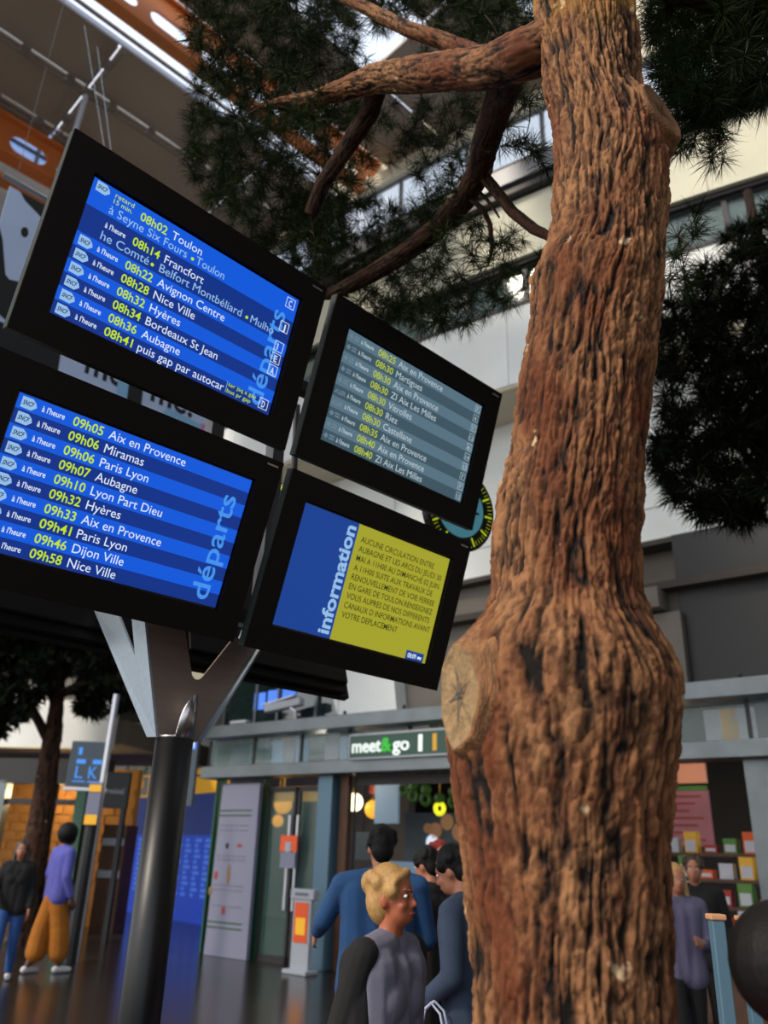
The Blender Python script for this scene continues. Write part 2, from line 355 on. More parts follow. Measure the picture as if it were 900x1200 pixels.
b.build('office_interior', 'interior', wall)
# lower straight wall under the overhang, built of panels
LW0 = Vector((1.35, 13.08, 0)); LD = Vector((.763, -.646, 0)).normalized(); LN = Vector((-LD.y, LD.x, 0))   # LN points away from the camera
LM = frame(LW0, LD, LN, UP)
lower = empty('wall_back_lower', tuple(LW0 + Vector((0, 0, 5.9))), kind='structure')
for k in range(-7, 7):
    for z0, z1 in ((5.9, 6.38), (6.4, 8.56)):
        b = MB(); b.M = LM; b.bx(k * 1.5 + .01, (k + 1) * 1.5 - .01, 0, .2, z0, z1); b.build('facade_panel', 'facade_white', lower)
    if k < 1:
        for z0, z1 in ((8.6, 10.7), (10.72, 12.8), (12.82, 15)):
            b = MB(); b.M = LM; b.bx(k * 1.5 + .01 - .5, (k + 1) * 1.5 - .01 - .5, .3, .5, z0, z1); b.build('facade_panel', 'facade_cream', lower)
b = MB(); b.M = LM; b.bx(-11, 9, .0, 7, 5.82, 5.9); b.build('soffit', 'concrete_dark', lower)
b = MB(); b.M = LM
for q in range(5): b.bx(-11, 9, 1.2 * q + 1.0, 1.2 * q + 1.04, 5.79, 5.82)
b.build('soffit_joint', 'frame_dark', lower)

# ------------------------------------------------------------------ shop front (plane S)
S0 = Vector((-3.07, 15.67, 0)); SD = Vector((.789, -.615, 0)).normalized(); SN = Vector((-SD.y, SD.x, 0))   # SN away from the camera
SM = frame(S0, SD, SN, UP)
def sb(): b = MB(); b.M = SM.copy(); return b
def sp(s, o, z=0): return SM @ Vector((s, o, z))
shop = empty('wall_shop', tuple(sp(4, 0)), kind='structure')
b = sb(); b.bx(.2, 14, -.35, .05, 2.75, 2.95); b.build('trim_beam', 'zinc', shop, bevel=.012)
b = sb(); b.bx(.2, 11.2, -.35, .05, 3.44, 3.65); b.build('trim_beam', 'zinc', shop, bevel=.012)
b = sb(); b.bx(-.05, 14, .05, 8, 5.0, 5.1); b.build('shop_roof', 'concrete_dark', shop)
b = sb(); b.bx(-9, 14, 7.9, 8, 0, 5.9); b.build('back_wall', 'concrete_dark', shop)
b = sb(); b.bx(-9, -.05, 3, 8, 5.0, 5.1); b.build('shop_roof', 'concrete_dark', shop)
b = sb(); b.bx(3.0, 10.4, .3, .5, 3.66, 5.0); b.bx(3.0, 14, .9, 1.0, 5.0, 5.85); b.build('upper_wall', 'concrete', shop)
for s in (.05, 1.21, 2.33, 3.38, 4.57, 5.8, 7.0, 8.2, 9.5, 10.9):
    b = sb(); b.bx(s - .02, s + .02, -.06, .0, 2.95, 3.44); b.build('mullion', 'frame_dark', shop)
    b = sb(); b.ball((s, -.2, 3.70), .035, 6, 4); b.build('bolt', 'frame_dark', shop)
for a, c in ((.05, 1.21), (1.21, 2.33), (2.33, 3.38), (3.38, 4.57), (4.57, 5.8), (5.8, 7.0), (7.0, 8.2), (8.2, 9.5), (9.5, 10.9)):
    b = sb(); b.bx(a + .02, c - .02, -.04, -.025, 2.95, 3.44); b.build('pane', 'glass', shop)
for a, c, mt in ((-.02, .3, 'frame_dark'), (.24, .29, 'zinc'), (1.06, 1.1, 'zinc'), (1.62, 1.66, 'zinc'), (2.52, 2.58, 'zinc'), (3.05, 3.08, 'zinc')):
    b = sb(); b.bx(a, c, .0, .05, 3.65, 5.0); b.build('mullion', mt, shop)
b = sb(); b.bx(.3, 3.0, .06, .08, 3.65, 5.0); b.build('pane', 'glass_dark', shop)
for a, c, z0, z1 in ((1.0, 1.28, 3.95, 4.25), (1.34, 1.66, 3.98, 4.27), (1.7, 2.02, 4.0, 4.3)):
    b = sb(); b.bx(a, c, .045, .056, z0, z1); b.build('card', 'banner_blue_light', shop)  # blue pieces stand in for reflections in the dark glass
# pale and coloured cards behind the strip glass, standing in for its reflections
for a, c, mt in ((1.35, 1.62, 'slate_light'), (1.66, 1.9, 'goods_white'), (1.94, 2.2, 'slate_light'), (2.6, 2.9, 'goods_white'), (2.94, 3.2, 'slate_light'), (.3, .8, 'slate'), (7.55, 8.0, 'goods_white'), (7.42, 7.6, 'goods_yellow'), (8.9, 9.5, 'goods_white'), (9.1, 9.3, 'goods_yellow'), (8.2, 8.6, 'slate')):
    b = sb(); b.bx(a, c, .25, .3, 3.02, 3.4); b.build('reflection_card', mt, shop)
# columns, doors
for s in (2.85, 7.4, 9.4):
    b = sb(); b.bx(s, s + .3, -.15, .12, 0, 2.75); b.build('column', 'teal_post' if s < 5 else 'zinc', shop, bevel=.01)
b = sb(); b.bx(3.2, 3.36, .0, .1, 0, 2.75); b.build('column', 'wood_brown', shop)
door = empty('door_1', tuple(sp(2.2, 0)), kind='structure')
for a, c in ((1.62, 2.28), (2.32, 2.8)):
    b = sb(); b.bx(a, a + .05, -.03, .03, 0, 2.6); b.bx(c - .05, c, -.03, .03, 0, 2.6); b.bx(a, c, -.03, .03, 2.52, 2.6); b.bx(a, c, -.03, .03, 0, .1); f = b.build('door_leaf', 'frame_dark', door)
    b = sb(); b.bx(a + .05, c - .05, -.008, .008, .1, 2.52); b.build('pane', 'glass_green', f)
for s in (2.24, 2.42):
    b = sb(); b.tube([(s, -.1, .75), (s, -.1, 2.15)], .03, 8); b.build('handle', 'silver', door)
b = sb(); b.bx(2.12, 2.48, -.16, -.14, 1.6, 1.84); b.cur = 1; b.bx(2.24, 2.36, -.17, -.16, 1.6, 1.74); b.build('sticker', ['orange_print', 'white_paint'], door)
b = sb(); b.bx(2.14, 2.46, -.16, -.14, 1.36, 1.59); b.build('sticker', 'panel_lilac', door)
b = sb(); b.bx(1.6, 2.8, .15, .2, 2.38, 2.62); b.build('transom_band', 'amber', shop)
# glass side of the entrance
for a in (.32, .46, 1.52):
    b = sb(); b.bx(a, a + .035, -.05, .05, 0, 2.75); b.build('mullion', 'green_paint', shop)
b = sb(); b.bx(3.4, 3.43, .1, .13, 0, 2.75); b.bx(3.4, 7.3, .1, .13, 2.6, 2.75); b.build('glazing_rail', 'frame_dark', shop)

# white information panel with pictures
pr = empty('information_panel', tuple(sp(1.05, -.15)), 'tall lilac-white printed panel with small dark pictures left of the glass doors', 'panel')
b = sb(); b.prism([(.60, 0), (1.6, 0), (1.58, 2.66), (.66, 2.66)], -.2, -.12); b.build('board', 'panel_lilac', pr, bevel=.01)
b = sb()
for z in (2.22, 2.14, .5, .42): b.bx(.62, 1.44, -.206, -.2, z - .012, z + .012)
b.build('green_stripe', 'tag_green', pr)
b = sb()
for z in (1.98, 1.9, 1.5, 1.44, 1.05, .98, .74): 
    for q in range(6): b.bx(.7 + q * .12, .79 + q * .12, -.206, -.2, z - .008, z + .008)
b.build('fine_print', 'print_grey', pr)
for s, z, w_, h_, mt in ((.92, 1.66, .08, .1, 'tag_black'), (1.22, 1.67, .14, .06, 'tag_red'), (1.02, 1.22, .09, .32, 'tag_brown'), (.72, 1.2, .1, .14, 'tag_red'), (.62, .95, .1, .14, 'tag_brown'), (.98, .68, .1, .14, 'tag_red')):
    b = sb(); b.ball((s, -.203, z), (w_ / 2, .008, h_ / 2), 10, 6); b.build('printed_picture', mt, pr)

# totem
TS = SM @ Matrix.Translation((.5, 0, 0))
def tb(): b = MB(); b.M = TS.copy(); return b
tt = empty('totem_stand', tuple(sp(3.12, -.6)), 'slim white advertising stand with orange poster at the glass doors', 'stand')
b = tb(); b.bx(2.48, 2.82, -.68, -.6, .05, 1.0); b.build('board', 'white_paint', tt, bevel=.01)
b = tb(); b.bx(2.42, 2.88, -.7, -.58, .96, 1.1); b.build('header', 'white_paint', tt, bevel=.015)
b = tb(); b.bx(2.42, 2.88, -.78, -.5, 0, .06); b.build('foot', 'white_paint', tt, bevel=.015)
b = tb(); b.bx(2.52, 2.78, -.692, -.68, .4, .92); b.cur = 1; b.bx(2.56, 2.74, -.697, -.692, .5, .72); b.build('card', ['orange_print', 'amber'], tt)
b = tb(); b.bx(2.52, 2.78, -.706, -.7, 1.01, 1.05); b.build('header_bar', 'print_grey', tt)

# shop sign
sg = empty('shop_sign', tuple(sp(4.6, -.38, 2.95)), 'green glass shop sign with white meet&go letters on the zinc beams', 'sign')
b = sb(); b.bx(3.7, 6.9, -.42, -.38, 2.95, 3.29); b.build('sign_board', 'sign_green', sg)
b = sb(); b.bx(3.68, 6.92, -.43, -.37, 3.28, 3.31); b.bx(3.68, 6.92, -.43, -.37, 2.93, 2.955); b.bx(3.68, 3.71, -.43, -.37, 2.93, 3.31); b.build('sign_frame', 'white_paint', sg)
SFM = SM @ frame(Vector((0, -.42, 0)), Vector((1, 0, 0)), UP, Vector((0, -1, 0)))
b = MB(); b.M = SFM; text(b, 'meet', 3.76, 3.03, width=.56, size=.28, bold=.014, thick=.02); text(b, 'go', 4.54, 3.03, width=.30, size=.28, bold=.014, thick=.02); b.build('lettering', 'sign_white', sg)
b = MB(); b.M = SFM; text(b, '&', 4.33, 3.03, width=.19, size=.28, bold=.02, thick=.03); b.build('ampersand', 'sign_lime', sg)
for s, mt in ((5.0, 'sign_white'), (5.25, 'goods_yellow')):
    b = sb(); b.bx(s, s + .07, -.425, -.42, 3.0, 3.24); b.build('stripe', mt, sg)

# camera on the beam, flat box, small blue sign
cc = empty('security_camera', tuple(sp(2.25, -.3, 3.66)), 'white security camera on a bracket above the upper zinc beam', 'camera')
b = sb(); b.M = SM @ Matrix.Translation((2.15, -.35, 3.87)) @ Matrix.Rotation(R_(-8), 4, 'Y') @ Matrix.Rotation(R_(10), 4, 'Z'); b.bx(-.36, .36, -.08, .08, -.05, .09); b.build('housing', 'white_paint', cc, bevel=.02)
b = sb(); b.M = SM @ Matrix.Translation((2.15, -.35, 3.87)) @ Matrix.Rotation(R_(-8), 4, 'Y'); b.bx(-.44, .3, -.1, .1, .1, .115); b.build('sun_hood', 'silver', cc)
b = sb(); b.tube([(2.4, -.3, 3.62), (2.4, -.33, 3.78), (2.3, -.35, 3.84)], .025, 8); b.build('bracket', 'silver', cc)
b = sb(); b.tube([(1.78, -.36, 3.82), (1.75, -.36, 3.815)], .05, 10); b.build('lens', 'glass_black', cc)
b = sb(); b.bx(.8, 1.22, -.33, -.12, 3.655, 3.72); tag(b.build('junction_box', 'white_paint', bevel=.03), 'flat white box lying on the left end of the upper zinc beam', 'box')
rs = empty('restroom_sign', tuple(sp(-.25, -.2, 2.6)), 'dark board with a small blue pictogram at the left end of the zinc beams', 'sign')
b = sb(); b.bx(-.5, -.08, -.24, -.18, 2.3, 3.5); b.build('sign_board', 'slate', rs)
b = sb(); b.bx(-.1, .22, -.22, -.18, 3.5, 3.54); b.bx(-.1, .22, -.22, -.18, 2.8, 2.84); b.build('wall_bracket', 'frame_dark', rs)
b = sb(); b.bx(-.26, -.12, -.25, -.24, 3.28, 3.45); b.cur = 1; b.bx(-.22, -.16, -.255, -.25, 3.31, 3.42); b.build('pictogram', ['banner_blue_light', 'white_lit'], rs)

# concrete pier behind the beam
pm = sb(); pm.prism([(3.14, 3.5), (4.3, 3.5), (4.15, 4.6), (4.12, 6.5), (1.6, 6.5), (2.49, 4.75), (2.95, 3.97)], .0, .9)
pm.build('concrete_pier', 'facade_white', shop)

# shop interior
def pendant(s, o, z, r, mt, label, ring=False):
    e = empty('pendant_lamp', tuple(sp(s, o, z)), label, 'lamp', 'pendant lamps in the shop' if not ring else 'green and yellow ring lamps')
    b = sb(); b.tube([(s, o, z + r), (s, o, 4.99 if o > .3 else 3.0)], .012, 6); b.build('cord', 'brass', e)
    if ring:
        b = sb(); n = 16; b.tube([(s + r * math.cos(2 * math.pi * k / n), o, z + r * math.sin(2 * math.pi * k / n)) for k in range(n + 1)], .04, 8); b.build('ring', mt, e)
        b = sb(); b.ball((s, o, z + r + .08), (.12, .08, .1), 8, 6); b.build('foliage_cap', 'ring_green', e)
    else:
        b = sb(); b.ball((s, o, z), r, 14, 10); b.build('globe', mt, e, smooth=True); b = sb(); b.tube([(s, o, z + r * .9), (s, o, z + r + .1)], [.06, .02], 8); b.build('cap', 'brass', e)
pendant(1.45, 2.5, 2.52, .17, 'lamp_white', 'bright white globe lamp hanging in the shop beside the teal column')
pendant(1.77, 2.7, 2.40, .17, 'lamp_amber', 'amber globe lamp just right of the bright white globe')
pendant(-.45, 2.5, 2.5, .19, 'lamp_amber', 'amber globe lamp hanging above the glass doors')
pendant(-.66, 2.6, 2.18, .12, 'lamp_amber', 'small amber globe lamp low behind the glass doors')
for s, z, mt, lb in ((2.72, 2.73, 'ring_green', 'first dim green ring lamp left in the row over the queue'), (2.93, 2.61, 'ring_green', 'second dim green ring lamp in the row over the queue'), (3.2, 2.55, 'ring_green', 'dim green ring lamp next left of the lit yellow one'), (3.5, 2.39, 'ring_yellow', 'lit yellow ring lamp in the row over the queue'), (3.8, 2.5, 'ring_green', 'dim ring lamp right of the lit yellow one, by the trunk')):
    pendant(s, 2.4, z, .088, mt, lb, True)
for a, c, z0, z1, o, mt, nm, lb, ct in ((1.95, 2.5, 2.14, 3.0, 2.5, 'slate_light', 'hanging_menu_board', 'pale blue lit menu board hanging left of the grey shop wall', 'menu board'),
        (2.3, 4.6, 1.0, 2.35, 3.0, 'slate', 'shop_partition', 'slate grey shop partition decorated with tan discs behind the queue', 'partition'),
        (7.4, 8.2, 1.85, 2.62, 2.4, 'pink_board', 'menu_board', 'pink menu board with small lettering right of the trunk', 'menu board'),
        (7.4, 8.2, 2.72, 3.0, 2.4, 'peach_board', 'header_board', 'peach and white header board above the pink menu right of the trunk', 'board'),
        (1.2, 1.8, 1.5, 2.0, 2.9, 'slate', 'wall_screen', 'dark grey screen on the shop wall left of the queue', 'screen'), (1.5, 1.9, 2.7, 3.0, 2.9, 'goods_red', 'red_bulkhead', 'dull red panel high in the shop behind the white globe', 'panel')):
    e = empty(nm, tuple(sp((a + c) / 2, o, z0)), lb, ct)
    b = sb(); b.bx(a, c, o, o + .06, z0, z1); b.build('board', mt, e)
    if nm == 'shop_partition': b = sb(); b.bx(c - .14, c - .1, o + .06, o + .09, 0, z1); b.build('support', 'frame_dark', e)
    else: b = sb(); b.bx(a + .1, a + .14, o + .02, o + .05, z1, 5.0); b.build('support', 'frame_dark', e)
    if nm == 'menu_board':
        b = sb()
        for q in range(7): b.bx(a + .06, c - .1 - .1 * (q % 3), o - .008, o, z1 - .1 - q * .1, z1 - .07 - q * .1)
        b.build('lettering', 'tag_red', e); b = sb(); b.bx(a, c, o - .02, o, z1 + .0, z1 + .06); b.build('green_strip', 'green_board', e)
    if nm == 'shop_partition':
        for s, z, r, mt2 in ((2.85, 2.08, .09, 'tan_disc'), (3.02, 2.04, .14, 'tan_disc'), (3.28, 2.19, .14, 'tan_disc'), (3.55, 2.02, .16, 'tan_disc'), (2.95, 1.84, .13, 'white_lit')):
            b = sb(); b.tube([(s, o - .03, z), (s, o, z)], r, 16); b.build('disc', mt2, e)
# counter with light green glow panel
b = sb(); b.bx(2.3, 4.5, 2.1, 2.7, 0, 1.15); b.cur = 1; b.bx(2.3, 4.5, 2.08, 2.1, 1.15, 1.5); b.build('x', ['wood_brown', 'slate_light']); o = bpy.data.objects['x']; o.name = 'shop_counter'; tag(o, 'brown shop counter with a pale glass screen behind the queue', 'counter')
for s_, e_, c_ in ((1.45, 22, (1, .93, .75)), (5.2, 12, (1, .9, .75)), (8.0, 9, (1, .85, .65))):
    ld = bpy.data.lights.new('shop_fill', 'POINT'); ld.energy = e_; ld.color = c_; ld.shadow_soft_size = .2; lo = bpy.data.objects.new('shop_fill', ld); COL.objects.link(lo); lo.location = sp(s_, 1.6, 2.9)  # added point lights brighten the dark shop, not set inside the pendants
# goods shelves right of the trunk
for kk, (z, oo) in enumerate(((1.75, 1.2), (1.45, .9), (1.15, .7), (.85, .6))):
    b = sb(); b.bx(7.55, 9.9, oo, oo + .35, z - .04, z); sh = b.build('display_shelf', 'wood_brown'); tag(sh, ('top', 'second', 'third', 'lowest')[kk] + ' brown display shelf of the snack counter right of the trunk', 'shelf', 'snack counter shelves')
    for q in range(9):
        s = 7.65 + q * .25; h_ = .1 + .08 * ((q * 7 + kk * 3) % 3)
        b = sb(); b.bx(s, s + .17, oo + .08, oo + .24, z, z + h_); b.cur = 1; b.bx(s + .02, s + .15, oo + .072, oo + .08, z + .02, z + h_ * .6)
        o = b.build('snack_pack', [('goods_orange', 'goods_yellow', 'goods_green', 'goods_white', 'goods_red')[(q * 3 + kk) % 5], 'goods_white'], bevel=.008)
        tag(o, ('orange', 'yellow', 'green', 'white', 'red')[(q * 3 + kk) % 5] + ' snack pack, ' + ('first', 'second', 'third', 'fourth', 'fifth', 'sixth', 'seventh', 'eighth', 'ninth')[q] + ' from the left on the ' + ('top', 'second', 'third', 'lowest')[kk] + ' display shelf', 'snack', 'snack packs on the counter shelves')
b = sb(); b.bx(7.5, 10, .1, .55, 0, .8); o = b.build('snack_counter', 'wood_brown'); tag(o, 'dark brown snack counter right of the trunk', 'counter')
# concrete blocks under the soffit at right
blk = empty('trim_1', tuple(at(790, 700, 10.4)), kind='structure')
def lmb(): b = MB(); b.M = LM.copy(); return b
b = sb(); b.bx(6.4, 7.7, -.4, 1.2, 5.05, 5.75); b.build('concrete_block', 'facade_white', blk)
b = sb(); b.bx(6.4, 8.6, -.1, 1.4, 4.72, 5.0); b.build('concrete_block', 'concrete', blk)
b = sb(); b.bx(6.4, 8.8, .1, 1.4, 3.66, 4.68); b.build('concrete_block', 'concrete', blk)

b = sb(); b.bx(8.75, 14, .25, .45, 3.66, 5.8); b.build('void_shade', 'dark_metal', blk)  # dark sheet standing for the shaded void under the soffit
# ------------------------------------------------------------------ blue boards and left hall
B0 = Vector((-7.15, 25, 0)); BD = Vector((.62, -.784, 0)).normalized(); BN = Vector((-BD.y, BD.x, 0)); BMx = frame(B0, BD, BN, UP)
def bb(): b = MB(); b.M = BMx.copy(); return b
for k, (a, c) in enumerate(((-.1, 2.75), (3.2, 5.9))):
    e = empty('blue_hoarding', tuple(BMx @ Vector(((a + c) / 2, 0, 0))), ('blue advertising hoarding with amber top left of the black pole', 'blue advertising hoarding with amber top right of the black pole')[k], 'hoarding', 'blue hoardings behind the pole')
    b = bb(); b.bx(a, c, -.05, .05, 0, 2.85); b.build('blue_panel', 'banner_blue', e)
    b = bb(); b.bx(a, c, -.052, -.05, 1.9, 2.85); b.build('dark_panel', 'banner_blue_dark', e)
    b = bb(); b.bx(a, c, -.06, .05, 2.87, 3.45); b.build('amber_header', 'amber', e)
    if k == 0: b = bb(); b.bx(a + .7, a + 1.6, -.07, -.06, 2.92, 3.4); b.build('header_card', 'white_paint', e); b = bb(); b.ball((a + 1.15, -.07, 3.2), (.16, .02, .14), 10, 6); b.build('header_emblem', 'amber', e)
    b = bb()
    for q in range(4):
        x = a + .5 + q * .5
        for r in range(11): b.bx(x, x + .3 - .08 * ((q + r) % 3), -.06, -.052, .55 + r * .12, .62 + r * .12)
    b.build('printed_text', 'banner_blue_light', e)
# escalator glazing above the hoardings
eg = empty('window_1', tuple(BMx @ Vector((2, 1, 3.5))), kind='structure')
for k in range(9):
    b = bb(); b.bx(-3 + k * 1.4, -2.94 + k * 1.4, .5, .56, 3.5, 8.5); b.build('mullion', 'zinc', eg)
    b = bb(); b.bx(-2.94 + k * 1.4, -1.6 + k * 1.4, .52, .54, 3.5, 8.5); b.build('pane', 'glass_green', eg)
b = bb(); b.bx(-3, 9.6, .45, .6, 5.6, 5.68); b.bx(-3, 9.6, .45, .6, 3.45, 3.55); b.build('rail', 'zinc', eg)
b = bb(); b.bx(-4, 9, 3.0, 3.2, 0, 12); b.build('wall_left', 'concrete', None); bpy.data.objects['wall_left']['kind'] = 'structure'
b = MB(); b.bx(-30, -5, 31, 31.3, 0, 16); b.build('wall_far', 'concrete', None); bpy.data.objects['wall_far']['kind'] = 'structure'
b = MB(); b.bx(6.5, 6.8, -12, 7.6, 0, 15); b.build('wall_right', 'concrete'); bpy.data.objects['wall_right']['kind'] = 'structure'  # unseen hall side wall, added to cut sky light from the right
b = MB(); b.bx(-4, 6.6, -12, 2.2, 15, 15.1); b.build('ceiling_rear', 'roof_panel'); bpy.data.objects['ceiling_rear']['kind'] = 'structure'  # unseen hall roof, added in part so light enters from left and back
# dark doorway piece left of hoarding
ds = empty('dark_fascia_sign', tuple(at(130, 930, 17)), 'dark fascia sign with small white lettering between direction board and hoarding', 'sign')
FR = frame(at(112, 940, 17.2), Vector((.95, -.1, 0)).normalized(), Vector((.1, .95, 0)).normalized(), UP)
b = MB(); b.M = FR; b.bx(0, .6, 0, .1, -.1, .55); b.build('sign_board', 'dark_metal', ds)
b = MB(); b.M = FR @ frame(Vector((0, -.005, 0)), Vector((1, 0, 0)), UP, Vector((0, -1, 0))); text(b, 'terminal', .06, .16, width=.46, size=.14); b.build('lettering', 'white_paint', ds)
b = MB(); b.M = FR; b.bx(.02, .1, .02, .12, -2.4, -.1); b.bx(.5, .58, .02, .12, -2.4, -.1); b.build('post', 'dark_metal', ds)
# small kiosk goods behind
kk_ = empty('wooden_kiosk', tuple(at(120, 1060, 19.0)), 'brown wooden kiosk counter with white bars behind the sign post', 'kiosk')
KF = frame(Vector((at(108, 1060, 19)[0], at(108, 1060, 19)[1], 0)), Vector((.93, -.1, 0)).normalized(), Vector((.1, .93, 0)).normalized(), UP)
b = MB(); b.M = KF; b.bx(0, .5, 0, .6, 0, 2.0); b.build('body', 'wood_brown', kk_)
for z in (1.0, 1.6): b = MB(); b.M = KF; b.bx(.03, .48, -.04, 0, z, z + .14); b.build('white_bar', 'white_paint', kk_)

# direction board with L and K
P = at(103, 920, 15)
lk = empty('direction_board', tuple(at(122, 1090, 14.6)), 'dark direction board with blue L and K platform letters, on a slim post', 'sign')
DM = frame(at(76, 921, 15), Vector((.98, .12, 0)).normalized(), Vector((-.12, .98, 0)).normalized(), UP)
b = MB(); b.M = DM; b.bx(0, .62, 0, .08, 0, .72); b.build('sign_board', 'slate', lk, bevel=.01)
b = MB(); b.M = DM; b.bx(-.03, .66, -.02, .1, -.06, -.01); b.build('bottom_rail', 'silver', lk)
b = MB(); b.M = DM @ frame(Vector((0, -.006, 0)), Vector((1, 0, 0)), UP, Vector((0, -1, 0))); text(b, 'L', .13, .13, width=.12, size=.28); text(b, 'K', .34, .13, width=.14, size=.28)
b.add([(x + dx, y + dy, 0) for x, y in ((.1, .36), (.36, .36)) for dx, dy in ((.02, 0), (.17, 0), (.17, .07), (.02, .07))], [(0, 1, 2, 3), (4, 5, 6, 7)])
b.add([(.1, .07, 0), (.3, .07, 0), (.3, .09, 0), (.1, .09, 0), (.34, .07, 0), (.54, .07, 0), (.54, .09, 0), (.34, .09, 0), (.13, .5, 0), (.19, .5, 0), (.19, .62, 0), (.13, .62, 0)], [(0, 1, 2, 3), (4, 5, 6, 7), (8, 9, 10, 11)]); b.build('lettering', 'pale_blue', lk)
b = MB(); q0 = at(122, 880, 14.3); b.tube([(q0.x + .06, q0.y, 0), (q0.x + .06, q0.y, 3.9)], .05, 10); b.build('post', 'silver', lk)
b = MB(); b.tube([(q0.x, q0.y, 0), (q0.x, q0.y, 1.9)], .1, 10); b.build('post_sleeve', 'dark_metal', lk)
b = MB(); b.box((q0.x, q0.y - .1, 2.2), (.2, .06, .62)); b.cur = 1; b.box((q0.x, q0.y - .135, 1.96), (.19, .01, .14)); b.box((q0.x, q0.y - .135, 2.42), (.19, .01, .1)); b.build('notice', ['panel_lilac', 'amber'], lk)

# left kiosk shop with warm brick
ks = empty('wall_kiosk', tuple(at(40, 1000, 20)), kind='structure')
KO = at(-60, 950, 20.5); KM = frame(Vector((KO.x, KO.y, 0)), Vector((.96, -.2, 0)).normalized(), Vector((.2, .96, 0)).normalized(), UP)
def kb(): b = MB(); b.M = KM.copy(); return b
b = kb(); b.bx(-2, 3.4, 1.6, 1.8, 0, 3.2); b.build('brick_backing', 'brick_warm', ks)
k = 0
for r in range(11):
    for c_ in range(9):
        k += 1
        b = kb(); x = -.6 + c_ * .42 + (r % 2) * .21; b.bx(x, x + .39, 1.57 - .01 * (k * 7 % 3), 1.6, .9 + r * .19, 1.06 + r * .19); b.build('brick', 'brick_warm', ks)
b = kb(); b.bx(-2, 3.5, -.1, .3, 2.75, 3.25); b.build('fascia', 'dark_metal', ks)
b = kb(); b.bx(-2, 3.5, -.05, .1, 2.35, 2.45); b.build('rail', 'dark_metal', ks)
for x, mt in ((-.5, 'green_paint'), (1.1, 'zinc'), (2.2, 'zinc'), (2.95, 'green_paint'), (3.25, 'dark_metal')):
    b = kb(); b.bx(x, x + .22, -.1, .1, 0, 2.8); b.build('post', mt, ks)
b = kb(); b.bx(-2, 3.5, -.05, 0, 0, .9); b.build('dado', 'dark_metal', ks)
b = kb(); b.bx(-.3, 1.0, -.14, -.1, 2.0, 2.35); b.build('lit_sign', 'lamp_amber', ks)
kl = bpy.data.lights.new('kiosk_lamp', 'POINT'); kl.energy = 60; kl.color = (1, .72, .35); kl.shadow_soft_size = .15; ko = bpy.data.objects.new('kiosk_lamp', kl); COL.objects.link(ko); ko.location = KM @ Vector((1.8, .8, 2.6))
b = kb(); b.bx(-6, 3.6, .3, 5, 3.6, 4.1); b.cur = 1; b.bx(-6, 3.4, .1, .3, 3.5, 4.5); b.build('balcony_slab', ['concrete', 'facade_white'], ks)
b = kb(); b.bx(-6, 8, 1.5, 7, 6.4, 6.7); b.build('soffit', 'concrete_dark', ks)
b = kb(); b.prism([(3.3, 4.9), (4.9, 4.5), (5.6, 4.4), (5.0, 6.4), (2.2, 6.4)], 1.0, 1.3); b.build('concrete_pier', 'facade_cream', ks)

# ------------------------------------------------------------------ hanging banner
ban = empty('hanging_banner', tuple(hall(3, 7, 7.5)), 'large pale blue cloth banner with black shapes hanging behind the left screens', 'banner')
BNR = HALLM @ frame(Vector((0, 7.0, 0)), Vector((1, 0, 0)), UP, Vector((0, -1, 0)))
def nb(): b = MB(); b.M = BNR.copy(); return b
def sheet(b, pts, z=0): b.add([(p[0], p[1], z) for p in pts], [list(range(len(pts)))])
b = nb(); b.bx(1.56, 4.26, 5.55, 7.47, -.008, .008); b.build('cloth', 'banner_cloth', ban)
b = nb(); b.tube([(1.48, 7.56, 0), (4.3, 7.5, 0)], .03, 8); b.build('rod', 'silver', ban)
for sh_, z_ in (([(1.66, 7.47), (1.72, 7.40), (1.84, 7.34), (1.92, 7.30), (1.95, 7.2), (1.93, 7.16), (2.0, 7.15), (2.1, 7.2), (2.1, 7.47)], .01), ([(1.79 + .035 * math.cos(k * math.pi / 8), 7.05 + .06 * math.sin(k * math.pi / 8)) for k in range(16)], .01),
        ([(1.56, 6.98), (1.62, 6.85), (1.72, 6.5), (1.8, 6.44), (1.78, 6.38), (1.7, 6.3), (1.66, 6.42), (1.56, 6.72)], .01), ([(1.7, 6.45), (2.05, 6.55), (2.3, 6.4), (2.3, 6.1), (1.9, 6.0), (1.68, 6.1)], .012), ([(1.56, 5.55), (2.38, 5.55), (2.36, 6.0), (1.56, 6.0)], .011), ([(3.1, 5.55), (3.26, 5.55), (3.24, 6.0), (3.08, 6.0)], .013)):
    b = nb(); sheet(b, sh_, z_); b.build('black_shape', 'banner_black', ban)
b = nb(); text(b, 'mo', 2.62, 5.86, width=.42, size=.44, bold=.02, d=.01); text(b, 'me!', 3.34, 5.86, width=.5, size=.42, bold=.02, d=.01); b.build('lettering', 'banner_black', ban)
b = nb(); sheet(b, [(2.98, 5.55), (3.1, 5.55), (3.08, 6.1), (2.96, 6.1)], .012); sheet(b, [(3.45, 5.7), (3.95, 5.72), (3.98, 5.82), (3.55, 5.86)], .01); b.build('sky_band', 'banner_sky', ban)
b = nb(); sheet(b, [(3.96, 5.6), (4.15, 5.6), (4.12, 5.84), (3.96, 5.84)], .011); b.build('pink_band', 'banner_pink', ban)
for u in (1.6, 4.2): b = hb(); b.tube([(u, 7, 7.5), (u, 7, 15)], .003, 5); b.build('hanging_wire', 'roof_steel', ban)

